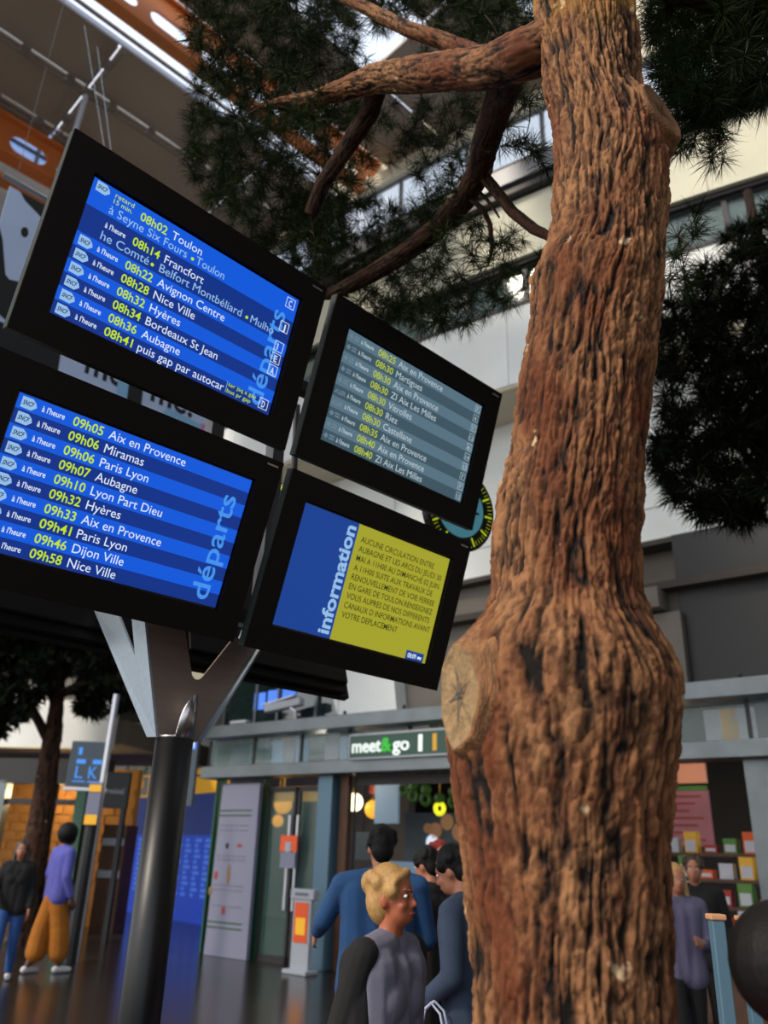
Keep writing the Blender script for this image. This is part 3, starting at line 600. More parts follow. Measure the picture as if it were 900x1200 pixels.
# ------------------------------------------------------------------ information displays
S = .573
def screen_frame(yaw, tilt, az, el, s):
    yaw, tilt, az, el = map(R_, (yaw, tilt, az, el)); d = S / s
    C_ = Vector((d * math.sin(az) * math.cos(el), d * math.cos(az) * math.cos(el), d * math.sin(el) + EYE))
    h = Vector((math.cos(yaw), math.sin(yaw), 0)); n = Vector((math.sin(yaw), -math.cos(yaw), 0))
    v = math.cos(tilt) * UP + math.sin(tilt) * n
    return frame(C_, h, v, h.cross(v))
def rect(b, x0, x1, y0, y1, z=0): b.add([(x0, y0, z), (x1, y0, z), (x1, y1, z), (x0, y1, z)], [(0, 1, 2, 3)])
def ring_line(b, x0, x1, y0, y1, t, z): rect(b, x0, x1, y0, y0 + t, z); rect(b, x0, x1, y1 - t, y1, z); rect(b, x0, x0 + t, y0, y1, z); rect(b, x1 - t, x1, y0, y1, z)
def monitor(X, label, rear=False):
    e = empty('display_screen', tuple(X.translation), label, 'screen', 'station displays on the pole')
    SX = X @ Matrix.Scale(S, 4)
    def q(): b = MB(); b.M = SX.copy(); return b
    b = q(); b.bx(-1.02, 1.02, -.6, .6, -.17, -.04); b.build('back_box', 'black_case', e, bevel=.01)
    b = q(); b.bx(-1.105, 1.105, .515, .715, -.05, .03); b.bx(-1.105, 1.105, -.715, -.515, -.05, .03); b.bx(-1.105, -.905, -.515, .515, -.05, .03); b.bx(.905, 1.105, -.515, .515, -.05, .03)
    b.build('bezel', 'black_case', e)
    b = q(); b.bx(-1.109, -1.104, -.71, .71, -.05, .025); b.build('side_edge', 'case_side_lit', e)  # lighter strip paints the light on the left side of the case
    b = q(); b.bx(-1.0, 1.0, -.69, -.6, -.13, -.05); b.build('lower_lip', 'black_case', e)
    if rear: return e, None, q
    b = q(); b.bx(.96, 1.06, .66, .672, .03, .034); b.build('brand_plate', 'silver', e)
    b = q(); b.bx(-.905, .905, -.515, .515, -.02, -.004); scr = b.build('screen', 'glass_black', e)
    return e, scr, q
def name_width(s, size): 
    vs, _ = glyphs(s); X = [v[0] for v in vs]; return (max(X) - min(X)) * size
NS = .57 / name_width('Avignon Centre', 1)
def sncf(b, x, y):
    b.cur = 3; b.add([(x, y - .035, .001), (x + .07, y - .038, .001), (x + .1, y - .01, .001), (x + .09, y + .015, .001), (x + .065, y + .036, .001), (x, y + .036, .001)], [(0, 1, 2, 3, 4, 5)])
    b.cur = 4; text(b, 'SNCF', x + .008, y - .014, width=.072, size=.042, ital=.3, bold=.02, d=.003)
def departures(X, rows, stripes, letters, extra=None, pal=None, label=''):
    e, scr, q = monitor(X, label)
    pal = pal or ['light_blue', 'dark_blue', 'white_lit', 'logo_blue', 'navy_ink', 'yellow_lit', 'pale_blue']
    for y0, y1, k in stripes:
        b = q(); rect(b, -.889, .889, y0, y1, 0); b.build('row_stripe', pal[k], scr)
    grey = pal[0] == 'grey_light'
    if not grey:
        b = q(); text(b, 'départs', .80, -.465, up=True, width=.80, size=.21, bold=.012, d=.002); b.build('vertical_title', pal[6], scr)
    for i, (y, tm, nm, kind) in enumerate(rows):
        mats = pal[:7]
        def put(nm_, fn):
            bb_ = q(); fn(bb_)
            if bb_.f: bb_.build(nm_, mats, scr)
        if kind == 'sncf': put('operator_logo', lambda z: sncf(z, -.862, y))
        elif kind == 'dia':
            def fd(z):
                z.cur = 3; z.add([(-.87, y, .002), (-.845, y - .025, .002), (-.82, y, .002), (-.845, y + .025, .002)], [(0, 1, 2, 3)])
                for k_ in (-.018, .006): rect(z, -.81, -.755, y + k_, y + k_ + .014, .002)
            put('operator_logo', fd)
        elif kind == 'ler':
            def fl_(z): z.cur = 3; text(z, 'LER', -.84, y - .022, width=.085, size=.055, bold=.03, ital=.2, d=.002); z.add([(-.875, y - .02, .002), (-.85, y - .02, .002), (-.845, y + .02, .002)], [(0, 1, 2)])
            put('operator_logo', fl_)
        def t_(col, st, x_, dy, **kw):
            def f(z): z.cur = col; text(z, st, x_, y + dy, d=.002, **kw)
            return f
        if kind != 'late': put('status_text', t_(2, "à l'heure", -.73, -.018, width=.15, size=.055, bold=.012))
        put('departure_time', t_(5, tm, -.522, -.03, width=.21, size=.088, bold=.012))
        put('destination_name', t_(2, nm, -.27, -.03, size=NS))
    for y, ch in letters:
        b = q()
        if not grey: b.cur = 0; ring_line(b, .775, .86, y - .043, y + .043, .005, .004); b.cur = 0; text(b, ch, .802, y - .028, width=.03 if ch != 'I' else .008, size=.075, bold=.012, d=.004)
        else: ring_line(b, .8, .87, y - .035, y + .035, .004, .004); text(b, ch, .815, y - .022, width=.018 * len(ch) + .012, size=.055, d=.004)
        b.build('track_letter', pal[2], scr)
    if extra: extra(q, scr)
    return e
YR = [.45 - .1 * i for i in range(10)]
def stripes(seq):
    out = []; y = .5
    for k, h_ in seq: out.append((y - h_, y, k)); y -= h_
    return out
def tl_extra(q, scr):
    b = q(); sncf(b, -.862, .455); b.build('operator_logo', ['light_blue', 'dark_blue', 'white_lit', 'logo_blue', 'navy_ink'], scr)
    b = q(); text(b, 'retard', -.725, .445, width=.14, size=.05, d=.003); text(b, '15 min.', -.725, .40, width=.14, size=.05, d=.003)
    text(b, 'ter jsq a gap', .48, -.425, width=.26, size=.045, d=.003); text(b, 'bus pr gap', .48, -.475, width=.22, size=.045, d=.003); b.build('small_notice', 'yellow_lit', scr)
    b = q(); text(b, 'à Seyne Six Fours   Toulon', -.736, .318, width=.94, size=NS, d=.003); text(b, 'he Comté   Belfort Montbéliard   Mulho', -.736, .122, width=1.47, size=NS, d=.003); rect(b, .467, .471, -.48, -.39, .003); b.build('route_line', 'logo_blue', scr)
    b = q()
    for x, y in ((-.075, .338), (-.345, .142), (.475, .142)): b.add([(x + .013 * math.cos(a), y + .013 * math.sin(a), .004) for a in [k * math.pi / 5 for k in range(10)]], [list(range(10))])
    b.build('route_dot', 'yellow_lit', scr)
XTL = screen_frame(44.8, 15.7, -16.7, 35.4, .1593); XBL = screen_frame(43.3, 18.7, -18.9, 21.3, .17)
XTR = screen_frame(43.6, 16.8, 1.7, 29.2, .1338); XBR = screen_frame(44.4, 17.8, -.9, 17.4, .1414)
departures(XTL, [(.425, '08h02', 'Toulon', 'late'), (.232, '08h14', 'Francfort', 'none')] + [(YR[4 + i], t_, n_, 'sncf') for i, (t_, n_) in enumerate((('08h22', 'Avignon Centre'), ('08h28', 'Nice Ville'), ('08h32', 'Hyères'), ('08h34', 'Bordeaux St Jean'), ('08h36', 'Aubagne'), ('08h41', 'puis gap par autocar')))],
    stripes([(0, .2), (1, .2), (0, .1), (1, .1), (0, .1), (1, .1), (0, .1), (1, .1)]), [(.434, 'C'), (.226, 'J'), (.054, 'I'), (-.047, 'E'), (-.148, 'A'), (-.434, 'D')], tl_extra, label='upper left blue departures screen starting with Toulon and Francfort')
departures(XBL, [(YR[i], t_, n_, 'sncf') for i, (t_, n_) in enumerate((('09h05', 'Aix en Provence'), ('09h06', 'Miramas'), ('09h06', 'Paris Lyon'), ('09h07', 'Aubagne'), ('09h10', 'Lyon Part Dieu'), ('09h32', 'Hyères'), ('09h33', 'Aix en Provence'), ('09h41', 'Paris Lyon'), ('09h46', 'Dijon Ville'), ('09h58', 'Nice Ville')))],
    stripes([(i % 2, .1) for i in range(10)]), [], label='lower left blue departures screen starting with 09h05 Aix en Provence')
GP = ['grey_light', 'grey_dark', 'grey_white', 'grey_pale', 'navy_ink', 'grey_yellow', 'grey_pale']  # upper right palette, with the glare painted in
departures(XTR, [(YR[i], t_, n_, k_) for i, (t_, n_, k_) in enumerate((('08h25', 'Aix en Provence', 'dia'), ('08h30', 'Martigues', 'dia'), ('08h30', 'Aix en Provence', 'dia'), ('08h30', 'ZI Aix Les Milles', 'dia'), ('08h30', 'Vitrolles', 'dia'), ('08h30', 'Riez', 'ler'), ('08h30', 'Castellane', 'ler'), ('08h35', 'Aix en Provence', 'dia'), ('08h40', 'Aix en Provence', 'dia'), ('08h40', 'ZI Aix Les Milles', 'dia')))],
    stripes([(i % 2, .1) for i in range(10)]), [(YR[i], c_) for i, c_ in enumerate(('7', '4', '7', '12', '6', '14', '15', '7', '7', '12'))], None, GP, label='upper right glare-washed grey departures screen starting with 08h25')
e, scr, q = monitor(XBR, 'lower right information screen, blue at left and yellow at right')
b = q(); rect(b, -.889, -.285, -.5, .5); b.build('blue_field', 'info_blue', scr)
b = q(); rect(b, -.285, .889, -.5, .5); b.build('yellow_field', 'info_yellow', scr)
b = q(); text(b, 'information', -.315, -.47, up=True, width=.93, size=.175, bold=.03, d=.003); b.build('vertical_title', 'logo_blue', scr)
LN9 = ['AUCUNE CIRCULATION ENTRE', 'AUBAGNE ET LES ARCS DU JEUDI 30', 'MAI A 11H00 AU DIMANCHE 02 JUIN', 'A 11H00 SUITE AUX TRAVAUX DE', 'RENOUVELLEMENT DE VOIE FERREE', 'EN GARE DE TOULON.RENSEIGNEZ', 'VOUS AUPRES DE NOS DIFFERENTS', "CANAUX D INFORMATIONS AVANT", 'VOTRE DEPLACEMENT']
k9 = 1.062 / name_width(LN9[1], 1)
for i, s_ in enumerate(LN9):
    b = q(); text(b, s_, -.228, .355 - .0818 * i, width=name_width(s_, k9), size=k9 * 1.12, bold=.004, d=.003); b.build('message_line', 'info_ink', scr)
b = q(); rect(b, .617, .85, -.5, -.42, .004); b.cur = 1; text(b, '08:09', .64, -.482, width=.11, size=.06, bold=.02, d=.006); rect(b, .77, .82, -.478, -.455, .006); b.build('clock_readout', ['info_blue', 'white_lit'], scr)
# rear row of the back-to-back assembly (screens turned away)
for u, zc, lb in ((1.62, 2.90, 'lower left display turned away, black back seen under the front row'), (2.90, 2.90, 'lower right display turned away, its corner showing under the front row')):
    sg_ = 3.95 + (zc - 2.5) * math.tan(R_(17))
    Xr = frame(hall(u, sg_, zc), -HU, (math.cos(R_(17)) * UP + math.sin(R_(17)) * HV), (-HU).cross(math.cos(R_(17)) * UP + math.sin(R_(17)) * HV))
    monitor(Xr, lb, rear=True)

# pole with bracket
PC = Vector((-.91, 3.80, 0)); PU = PC.dot(HU); PV = PC.dot(HV)
pole = empty('sign_pole', (PC.x, PC.y, 0), 'black round steel pole with silver collar and flared plates carrying the screens', 'pole')
b = MB(); b.smooth = True; b.tube([(PC.x, PC.y, 0), (PC.x, PC.y, 2.05)], .084, 40); b.build('shaft', 'pole_paint', pole)
b = MB(); b.tube([(PC.x, PC.y, 0), (PC.x, PC.y, .03)], .17, 32); b.build('base_plate', 'pole_paint', pole)
n = 48; vs = []; fs = []; r = .083
for k in range(n):
    a = 2 * math.pi * k / n; x = r * math.cos(a); y = r * math.sin(a)
    zt = 2.062 + .19 * math.sqrt(max(0, 1 - ((x - .055) / (.095 if x < .055 else .032)) ** 2)) if y < 0 else 2.08
    for z in (2.05, zt): vs.append(tuple(PC + HU * x + HV * y + Vector((0, 0, z))))
for k in range(n): k2 = (k + 1) % n; fs.append((2 * k, 2 * k2, 2 * k2 + 1, 2 * k + 1))
b = MB(); b.smooth = True; b.add(vs, fs); co = b.build('collar', 'steel', pole); sm_ = co.modifiers.new('t', 'SOLIDIFY'); sm_.thickness = .006
PLM = frame(PC + Vector((0, 0, 0)), HU, HV, UP)
A_ = [(-.087, 2.05), (.111, 2.05), (.44, 2.57), (.255, 2.57), (.10, 2.345), (.085, 2.332), (.06, 2.332), (.045, 2.345), (-.03, 2.57), (-.23, 2.57)]
for off, nm in ((-.008, 'bracket_plate'),):
    b = MB(); b.M = PLM; b.prism([(x, z) for x, z in A_], off, off + .012); o = b.build(nm, 'brushed', pole)
# side plate going back from the front plate's left edge
def edgex(z): return -.087 - (z - 2.05) / .52 * .143
B_ = [(0, 2.05), (.08, 2.055), (.54, 2.70), (.275, 2.64), (.115, 2.408), (.125, 2.60), (0, 2.57)]
vs = []
for o_ in (0, .012):
    for u_, z_ in B_: vs.append((edgex(min(z_, 2.57)) - o_, -.008 + u_, z_))
nB = len(B_); b = MB(); b.M = PLM; b.add(vs, [list(range(nB)), list(range(2 * nB - 1, nB - 1, -1))] + [(i, i + nB, (i + 1) % nB + nB, (i + 1) % nB) for i in range(nB)]); b.build('side_plate', 'brushed_blue', pole)
vs = []
for o_ in (0, .012):
    for u_, z_ in B_: vs.append((.111 + (z_ - 2.05) / .52 * .30 + o_, -.048 + u_ * .6, z_))
b = MB(); b.M = PLM; b.add(vs, [list(range(nB)), list(range(2 * nB - 1, nB - 1, -1))] + [(i, i + nB, (i + 1) % nB + nB, (i + 1) % nB) for i in range(nB)]); b.build('side_plate', 'brushed_blue', pole)
# uprights between the two rows
for u in (PU - .12, PU + .26):
    b = hb(); b.bx(u, u + .07, 3.18, 3.25, 2.55, 4.25); b.build('upright', 'frame_grey', pole)
for z in (2.62, 3.28, 4.05):
    b = hb(); b.bx(1.1, 2.9, 3.26, 3.33, z, z + .07); b.build('cross_rail', 'frame_dark', pole)
# clocks behind the display stack
def clock(C_, normal, r, label):
    n_ = Vector(normal).normalized(); ex = UP.cross(n_).normalized(); X = frame(C_, ex, n_.cross(ex), n_)
    e = empty('station_clock', tuple(C_), label, 'clock', 'round clocks behind the displays')
    def q(): b = MB(); b.M = X.copy(); return b
    b = q(); b.tube([(0, 0, -.05), (0, 0, .0)], r, 56); b.build('case', 'clock_black', e)
    b = q(); b.tube([(0, 0, 0), (0, 0, .006)], r * .66, 48); b.build('dial', 'clock_face', e)
    for k in range(12):
        b = q(); a = k * math.pi / 6; w_ = .007; c, s_ = math.cos(a), math.sin(a)
        b.add([(c * p - s_ * t_, s_ * p + c * t_, .008) for p, t_ in ((r * .7, -w_), (r * .92, -w_), (r * .92, w_), (r * .7, w_))], [(0, 1, 2, 3)]); b.build('hour_mark', 'clock_yellow', e)
    b = q()
    for k in range(60):
        if k % 5 == 0: continue
        a = k * math.pi / 30; w_ = .0018; c, s_ = math.cos(a), math.sin(a)
        b.add([(c * p - s_ * t_, s_ * p + c * t_, .008) for p, t_ in ((r * .8, -w_), (r * .92, -w_), (r * .92, w_), (r * .8, w_))], [(0, 1, 2, 3)])
    b.build('minute_mark', 'clock_yellow', e)
    b = q(); b.box((0, r * .2, .012), (.02, r * .4, .004)); b.box((r * .25, 0, .014), (r * .5, .014, .004)); b.build('hand', 'clock_black', e)
    b = q(); b.tube([(0, r * .9, -.03), (0, r + .5, -.03)], .02, 8); b.build('hanger', 'dark_metal', e)
clock(at(540, 597, 4.95), (.55, -.82, -.12), .285, 'round clock with black rim and yellow ticks right of the upper right screen')
clock(at(341, 592, 4.45), (-.2, -.97, -.1), .155, 'round clock half hidden in the gap between the lower screens')
ve = empty('ventilation_box', tuple(at(470, 600, 4.7)), 'black ribbed metal box between the right screens and the clock', 'box')
VM = frame(at(440, 597, 4.75), HU, HV, UP)
b = MB(); b.M = VM; b.bx(0, .75, 0, .3, -.12, .0); b.build('body', 'clock_black', ve)
for k in range(9): b = MB(); b.M = VM; b.bx(.04 + k * .075, .05 + k * .075, -.012, 0, -.11, -.01); b.build('rib', 'dark_metal', ve)

# ------------------------------------------------------------------ bark
def hash2(i, j, s):
    h = np.sin(i * 127.1 + j * 311.7 + s * 74.7) * 43758.5453; return h - np.floor(h)
def vnoise(x, y, z, s=0):
    xi, yi, zi = np.floor(x), np.floor(y), np.floor(z); fx, fy, fz = x - xi, y - yi, z - zi
    fx = fx * fx * (3 - 2 * fx); fy = fy * fy * (3 - 2 * fy); fz = fz * fz * (3 - 2 * fz); out = 0
    for a in (0, 1):
        for b_ in (0, 1):
            for c in (0, 1):
                hh = np.sin((xi + a) * 127.1 + (yi + b_) * 311.7 + (zi + c) * 74.7 + s * 19.19) * 43758.5453; hh = hh - np.floor(hh)
                out = out + hh * (fx if a else 1 - fx) * (fy if b_ else 1 - fy) * (fz if c else 1 - fz)
    return out
def fbm(x, y, z, o=4, s=0):
    v = 0; a = .5
    for k in range(o): v = v + a * vnoise(x * 2 ** k, y * 2 ** k, z * 2 ** k, s + k); a *= .5
    return v / (1 - .5 ** o)
def cells(u, v, period, s=0):
    """F1, F2-F1 and a cell tone; u wraps after 'period' cells"""
    ui, vi = np.floor(u), np.floor(v); f1 = np.full(u.shape, 9.); f2 = f1.copy(); tone = np.zeros(u.shape)
    for a in (-1, 0, 1):
        for b_ in (-1, 0, 1):
            ci, cj = ui + a, vi + b_; cm = np.mod(ci, period)
            dx = ci + .15 + .7 * hash2(cm, cj, s) - u; dy = cj + .15 + .7 * hash2(cm, cj, s + 5) - v
            d = np.sqrt(dx * dx + dy * dy); m1 = d < f1
            f2 = np.where(m1, f1, np.minimum(f2, d)); tone = np.where(m1, hash2(cm, cj, s + 9), tone); f1 = np.where(m1, d, f1)
    return f1, f2 - f1, tone
def sstep(a, b_, x): t = np.clip((x - a) / (b_ - a), 0, 1); return t * t * (3 - 2 * t)
def bark_mesh(name, pts, rl, rr, nr, na, parent, amp=.013, matn='bark', seed=0, cellw=.03, cellh=.10, shape=None, side=None):
    pts = np.array(pts, float); L = np.concatenate([[0], np.cumsum(np.linalg.norm(np.diff(pts, axis=0), axis=1))])
    s = np.linspace(0, L[-1], nr); P = np.stack([np.interp(s, L, pts[:, k]) for k in range(3)], 1)
    for _ in range(max(2, nr // 60)): P[1:-1] = (P[:-2] + 2 * P[1:-1] + P[2:]) / 4
    T = np.gradient(P, axis=0); T /= np.linalg.norm(T, axis=1)[:, None]
    ref = np.array(side if side is not None else (1., 0, 0)); A = ref - (T @ ref)[:, None] * T; A /= np.linalg.norm(A, axis=1)[:, None]; Bv = np.cross(T, A)
    a = np.linspace(0, 2 * math.pi, na, endpoint=False); RL = np.interp(s, L, rl)[:, None]; RRr = np.interp(s, L, rr)[:, None]
    ca, sa = np.cos(a)[None], np.sin(a)[None]
    r0 = RRr * (1 + ca) / 2 + RL * (1 - ca) / 2; rm = float(np.mean((np.array(rl) + np.array(rr)) / 2))
    X, Y, Z = ca * rm + 0 * s[:, None] + 10, sa * rm + 0 * s[:, None] + 10, s[:, None] + 0 * ca
    wx = fbm(X * 9, Y * 9, Z * 5, 3, seed) - .5; wz = fbm(X * 7 + 5, Y * 7, Z * 5, 3, seed + 3) - .5
    per = max(6, round(2 * math.pi * rm / cellw)); u = a[None] / (2 * math.pi) * per + wx * 2.4; v = Z / cellh + wz * 1.0
    f1, e1, t1 = cells(u, v, per, seed); per2 = per * 2; f2_, e2, t2 = cells(u * 2 + wz * 2.4, v * 2.6 + wx * 2.4, per2, seed + 2)
    q = .033 / cellw; XX, YY, ZZ = X + wx * .05, Y + wz * .05, Z
    n1 = vnoise(XX * 34 * q, YY * 34 * q, ZZ * 4.6 * q, seed + 20); n2 = vnoise(XX * 62 * q, YY * 62 * q, ZZ * 10 * q, seed + 21); n3 = vnoise(XX * 95 * q, YY * 95 * q, ZZ * 22 * q, seed + 22)
    c1 = sstep(.01, .19, np.abs(n1 - .5)); c2 = sstep(.0, .2, np.abs(n2 - .5)); c3 = sstep(.0, .25, np.abs(n3 - .5))
    stri = fbm(X * 70, Y * 70, Z * 11, 3, seed + 7); fine = fbm(X * 120, Y * 120, Z * 70, 3, seed + 8)
    small = sstep(.0, .16, e2); plate = c1 * (.45 + .55 * c2)
    h = c1 * .42 + c2 * .30 + c3 * .14 + small * .16 + (t1 - .5) * .16 + (t2 - .5) * .22 + (stri - .5) * .45 + (fine - .5) * .4
    r = r0 + amp * (h - .45)
    if shape is not None: r = r + shape(s[:, None], a[None], r0)
    V = P[:, None, :] + r[..., None] * (ca[..., None] * A[:, None, :] + sa[..., None] * Bv[:, None, :])
    me = bpy.data.meshes.new(name); nv = nr * na; me.vertices.add(nv); c = Vector((float(P[:, 0].mean()), float(P[:, 1].mean()), float(V[..., 2].min())))
    me.vertices.foreach_set('co', (V - np.array(c)).astype(np.float32).ravel())
    i = np.arange(nr - 1)[:, None]; j = np.arange(na)[None]; j2 = (j + 1) % na
    F = np.stack([i * na + j, i * na + j2, (i + 1) * na + j2, (i + 1) * na + j], -1).reshape(-1, 4)
    me.loops.add(F.size); me.loops.foreach_set('vertex_index', F.ravel().astype(np.int32)); me.polygons.add(len(F))
    me.polygons.foreach_set('loop_start', (np.arange(len(F)) * 4).astype(np.int32)); me.polygons.foreach_set('loop_total', np.full(len(F), 4, np.int32))
    me.update(); me.validate(); me.polygons.foreach_set('use_smooth', np.ones(len(F), bool))
    lich = sstep(4.15, 4.75, V[..., 2]) * sstep(.47, .6, fbm(X * 7, Y * 7, Z * 7, 4, 40)) * (1.0 if matn == 'bark' and nr > 500 else 0)
    for nm, val in (('lichen', lich), ('crack', 1 - np.clip(.08 + c1 * .44 + c2 * .3 + small * .14 + c3 * .1 + (stri - .5) * .9, 0, 1)), ('tone', .15 * t1 + .45 * t2 + .9 * (fine - .5) + .6 * (stri - .5) + .2)):
        at_ = me.attributes.new(nm, 'FLOAT', 'POINT'); at_.data.foreach_set('value', val.astype(np.float32).ravel())
    me.materials.append(M[matn]); return link(name, me, c, parent), V
def bark_material(name, light, mid, red, dark):
    m_ = bpy.data.materials.new(name); m_.use_nodes = True; t = m_.node_tree; b = t.nodes['Principled BSDF']; b.inputs['Roughness'].default_value = .85; b.inputs['Specular IOR Level'].default_value = .25
    def N(k): return t.nodes.new(k)
    at1 = N('ShaderNodeAttribute'); at1.attribute_name = 'tone'; at2 = N('ShaderNodeAttribute'); at2.attribute_name = 'crack'
    tc = N('ShaderNodeTexCoord'); nz = N('ShaderNodeTexNoise'); nz.inputs['Scale'].default_value = 2.6; nz.inputs['Detail'].default_value = 4; mp = N('ShaderNodeMapping'); mp.inputs['Scale'].default_value = (1.6, 1.6, .8)
    t.links.new(tc.outputs['Object'], mp.inputs[0]); t.links.new(mp.outputs[0], nz.inputs['Vector'])
    r1 = N('ShaderNodeValToRGB'); r1.color_ramp.elements[0].position = .15; r1.color_ramp.elements[0].color = srgb(*mid); r1.color_ramp.elements[1].position = .7; r1.color_ramp.elements[1].color = srgb(*light); t.links.new(at1.outputs['Fac'], r1.inputs[0])
    rr = N('ShaderNodeMapRange'); rr.inputs[1].default_value = .42; rr.inputs[2].default_value = .66; t.links.new(nz.outputs['Fac'], rr.inputs[0])
    mx = N('ShaderNodeMix'); mx.data_type = 'RGBA'; mx.inputs[7].default_value = srgb(*red); t.links.new(rr.outputs[0], mx.inputs[0]); t.links.new(r1.outputs[0], mx.inputs[6])
    # tone keeps modulating the red zones
    mu = N('ShaderNodeMix'); mu.data_type = 'RGBA'; mu.blend_type = 'MULTIPLY'; mu.inputs[0].default_value = .55; r2 = N('ShaderNodeValToRGB'); r2.color_ramp.elements[0].color = (.45, .45, .45, 1); r2.color_ramp.elements[1].color = (1.25, 1.25, 1.2, 1); r2.color_ramp.elements[1].position = .7
    t.links.new(at1.outputs['Fac'], r2.inputs[0]); t.links.new(mx.outputs[2], mu.inputs[6]); t.links.new(r2.outputs[0], mu.inputs[7])
    rc = N('ShaderNodeMapRange'); rc.inputs[1].default_value = .25; rc.inputs[2].default_value = .72; t.links.new(at2.outputs['Fac'], rc.inputs[0])
    m3 = N('ShaderNodeMix'); m3.data_type = 'RGBA'; m3.inputs[7].default_value = srgb(*dark); t.links.new(rc.outputs[0], m3.inputs[0]); t.links.new(mu.outputs[2], m3.inputs[6])
    # lichen specks
    n3 = N('ShaderNodeTexNoise'); n3.inputs['Scale'].default_value = 11; n3.inputs['Detail'].default_value = 3; t.links.new(tc.outputs['Object'], n3.inputs['Vector'])
    r3 = N('ShaderNodeMapRange'); r3.inputs[1].default_value = .69; r3.inputs[2].default_value = .74; t.links.new(n3.outputs['Fac'], r3.inputs[0])
    m4 = N('ShaderNodeMix'); m4.data_type = 'RGBA'; m4.inputs[7].default_value = srgb(190, 165, 130); t.links.new(r3.outputs[0], m4.inputs[0]); t.links.new(m3.outputs[2], m4.inputs[6])
    a5 = N('ShaderNodeAttribute'); a5.attribute_name = 'lichen'; m5 = N('ShaderNodeMix'); m5.data_type = 'RGBA'; m5.inputs[7].default_value = srgb(176, 128, 44); q5 = N('ShaderNodeMath'); q5.operation = 'MULTIPLY'; q5.inputs[1].default_value = .7; t.links.new(a5.outputs['Fac'], q5.inputs[0]); t.links.new(q5.outputs[0], m5.inputs[0]); t.links.new(m4.outputs[2], m5.inputs[6])
    t.links.new(m5.outputs[2], b.inputs['Base Color'])
    n4 = N('ShaderNodeTexNoise'); n4.inputs['Scale'].default_value = 160; n4.inputs['Detail'].default_value = 5; t.links.new(mp.outputs[0], n4.inputs['Vector'])
    bp = N('ShaderNodeBump'); bp.inputs['Strength'].default_value = .5; bp.inputs['Distance'].default_value = .004; t.links.new(n4.outputs['Fac'], bp.inputs['Height']); t.links.new(bp.outputs[0], b.inputs['Normal'])
    M[name] = m_
bark_material('bark', (138, 98, 66), (72, 46, 30), (94, 50, 28), (12, 8, 5))
bark_material('bark_branch', (72, 50, 35), (44, 29, 20), (62, 36, 22), (10, 7, 5))

D0 = 2.2
tree = empty('pine_tree', (.42, 2.1, 0), 'large pine with a thick reddish-brown fissured trunk in the foreground', 'tree')
rows = [(1200, 556, 783, 662), (1100, 552, 782, 662), (1000, 541, 778, 662), (950, 535, 778, 662), (900, 527, 782, 662), (860, 524, 788, 662), (830, 524, 788, 661), (800, 529, 788, 661), (775, 535, 784, 661), (750, 552, 775, 662),
        (727, 570, 761, 663), (700, 577, 752, 664), (650, 578, 745, 666), (600, 583, 748, 671), (550, 597, 751, 676), (500, 605, 754, 681), (450, 612, 759, 687), (400, 622, 765, 692), (370, 624, 769, 697), (340, 624, 772, 702), (300, 643, 775, 709), (250, 651, 778, 713), (200, 653, 779, 712), (160, 652, 772, 708), (130, 648, 752, 701), (100, 641, 748, 696), (50, 636, 744, 690), (0, 628, 737, 683), (-100, 615, 725, 672), (-250, 600, 700, 655)]
pts, rl, rr = [], [], []
base = at(662, 1200, D0)
for z, dx, k in ((0, -.03, 1.25), (.35, -.02, 1.06), (.8, -.01, 1.0)):
    pts.append((base.x + dx, base.y, z)); rl.append(.246 * k); rr.append(.262 * k)
for y, xl, xr, xa in rows:
    p = at(xa, y, D0); d = float(Vector(CF) @ (p - Vector((0, 0, EYE)))) if False else float(Vector(CF).dot(p - Vector((0, 0, EYE))))
    pts.append(tuple(p)); k = d / FPX * .985; rl.append((xa - xl) * k); rr.append((xr - xa) * k)
def knot(s, a, r0):
    out = 0
    # scar on the front centre and swollen lip below the left cut
    def bump(sc, ac, ws, wa, h): da = np.angle(np.exp(1j * (a - ac))); return h * np.exp(-((s - sc) / ws) ** 2 - (da / wa) ** 2)
    return out + bump(2.42, -1.7, .1, .25, -.012) + bump(3.42, -1.2, .12, .35, .012) + bump(2.0, -.9, .12, .5, .02)
trunk, TV = bark_mesh('trunk', pts, rl, rr, 1050, 400, tree, amp=.020, seed=3, cellw=.033, cellh=.13, shape=knot)
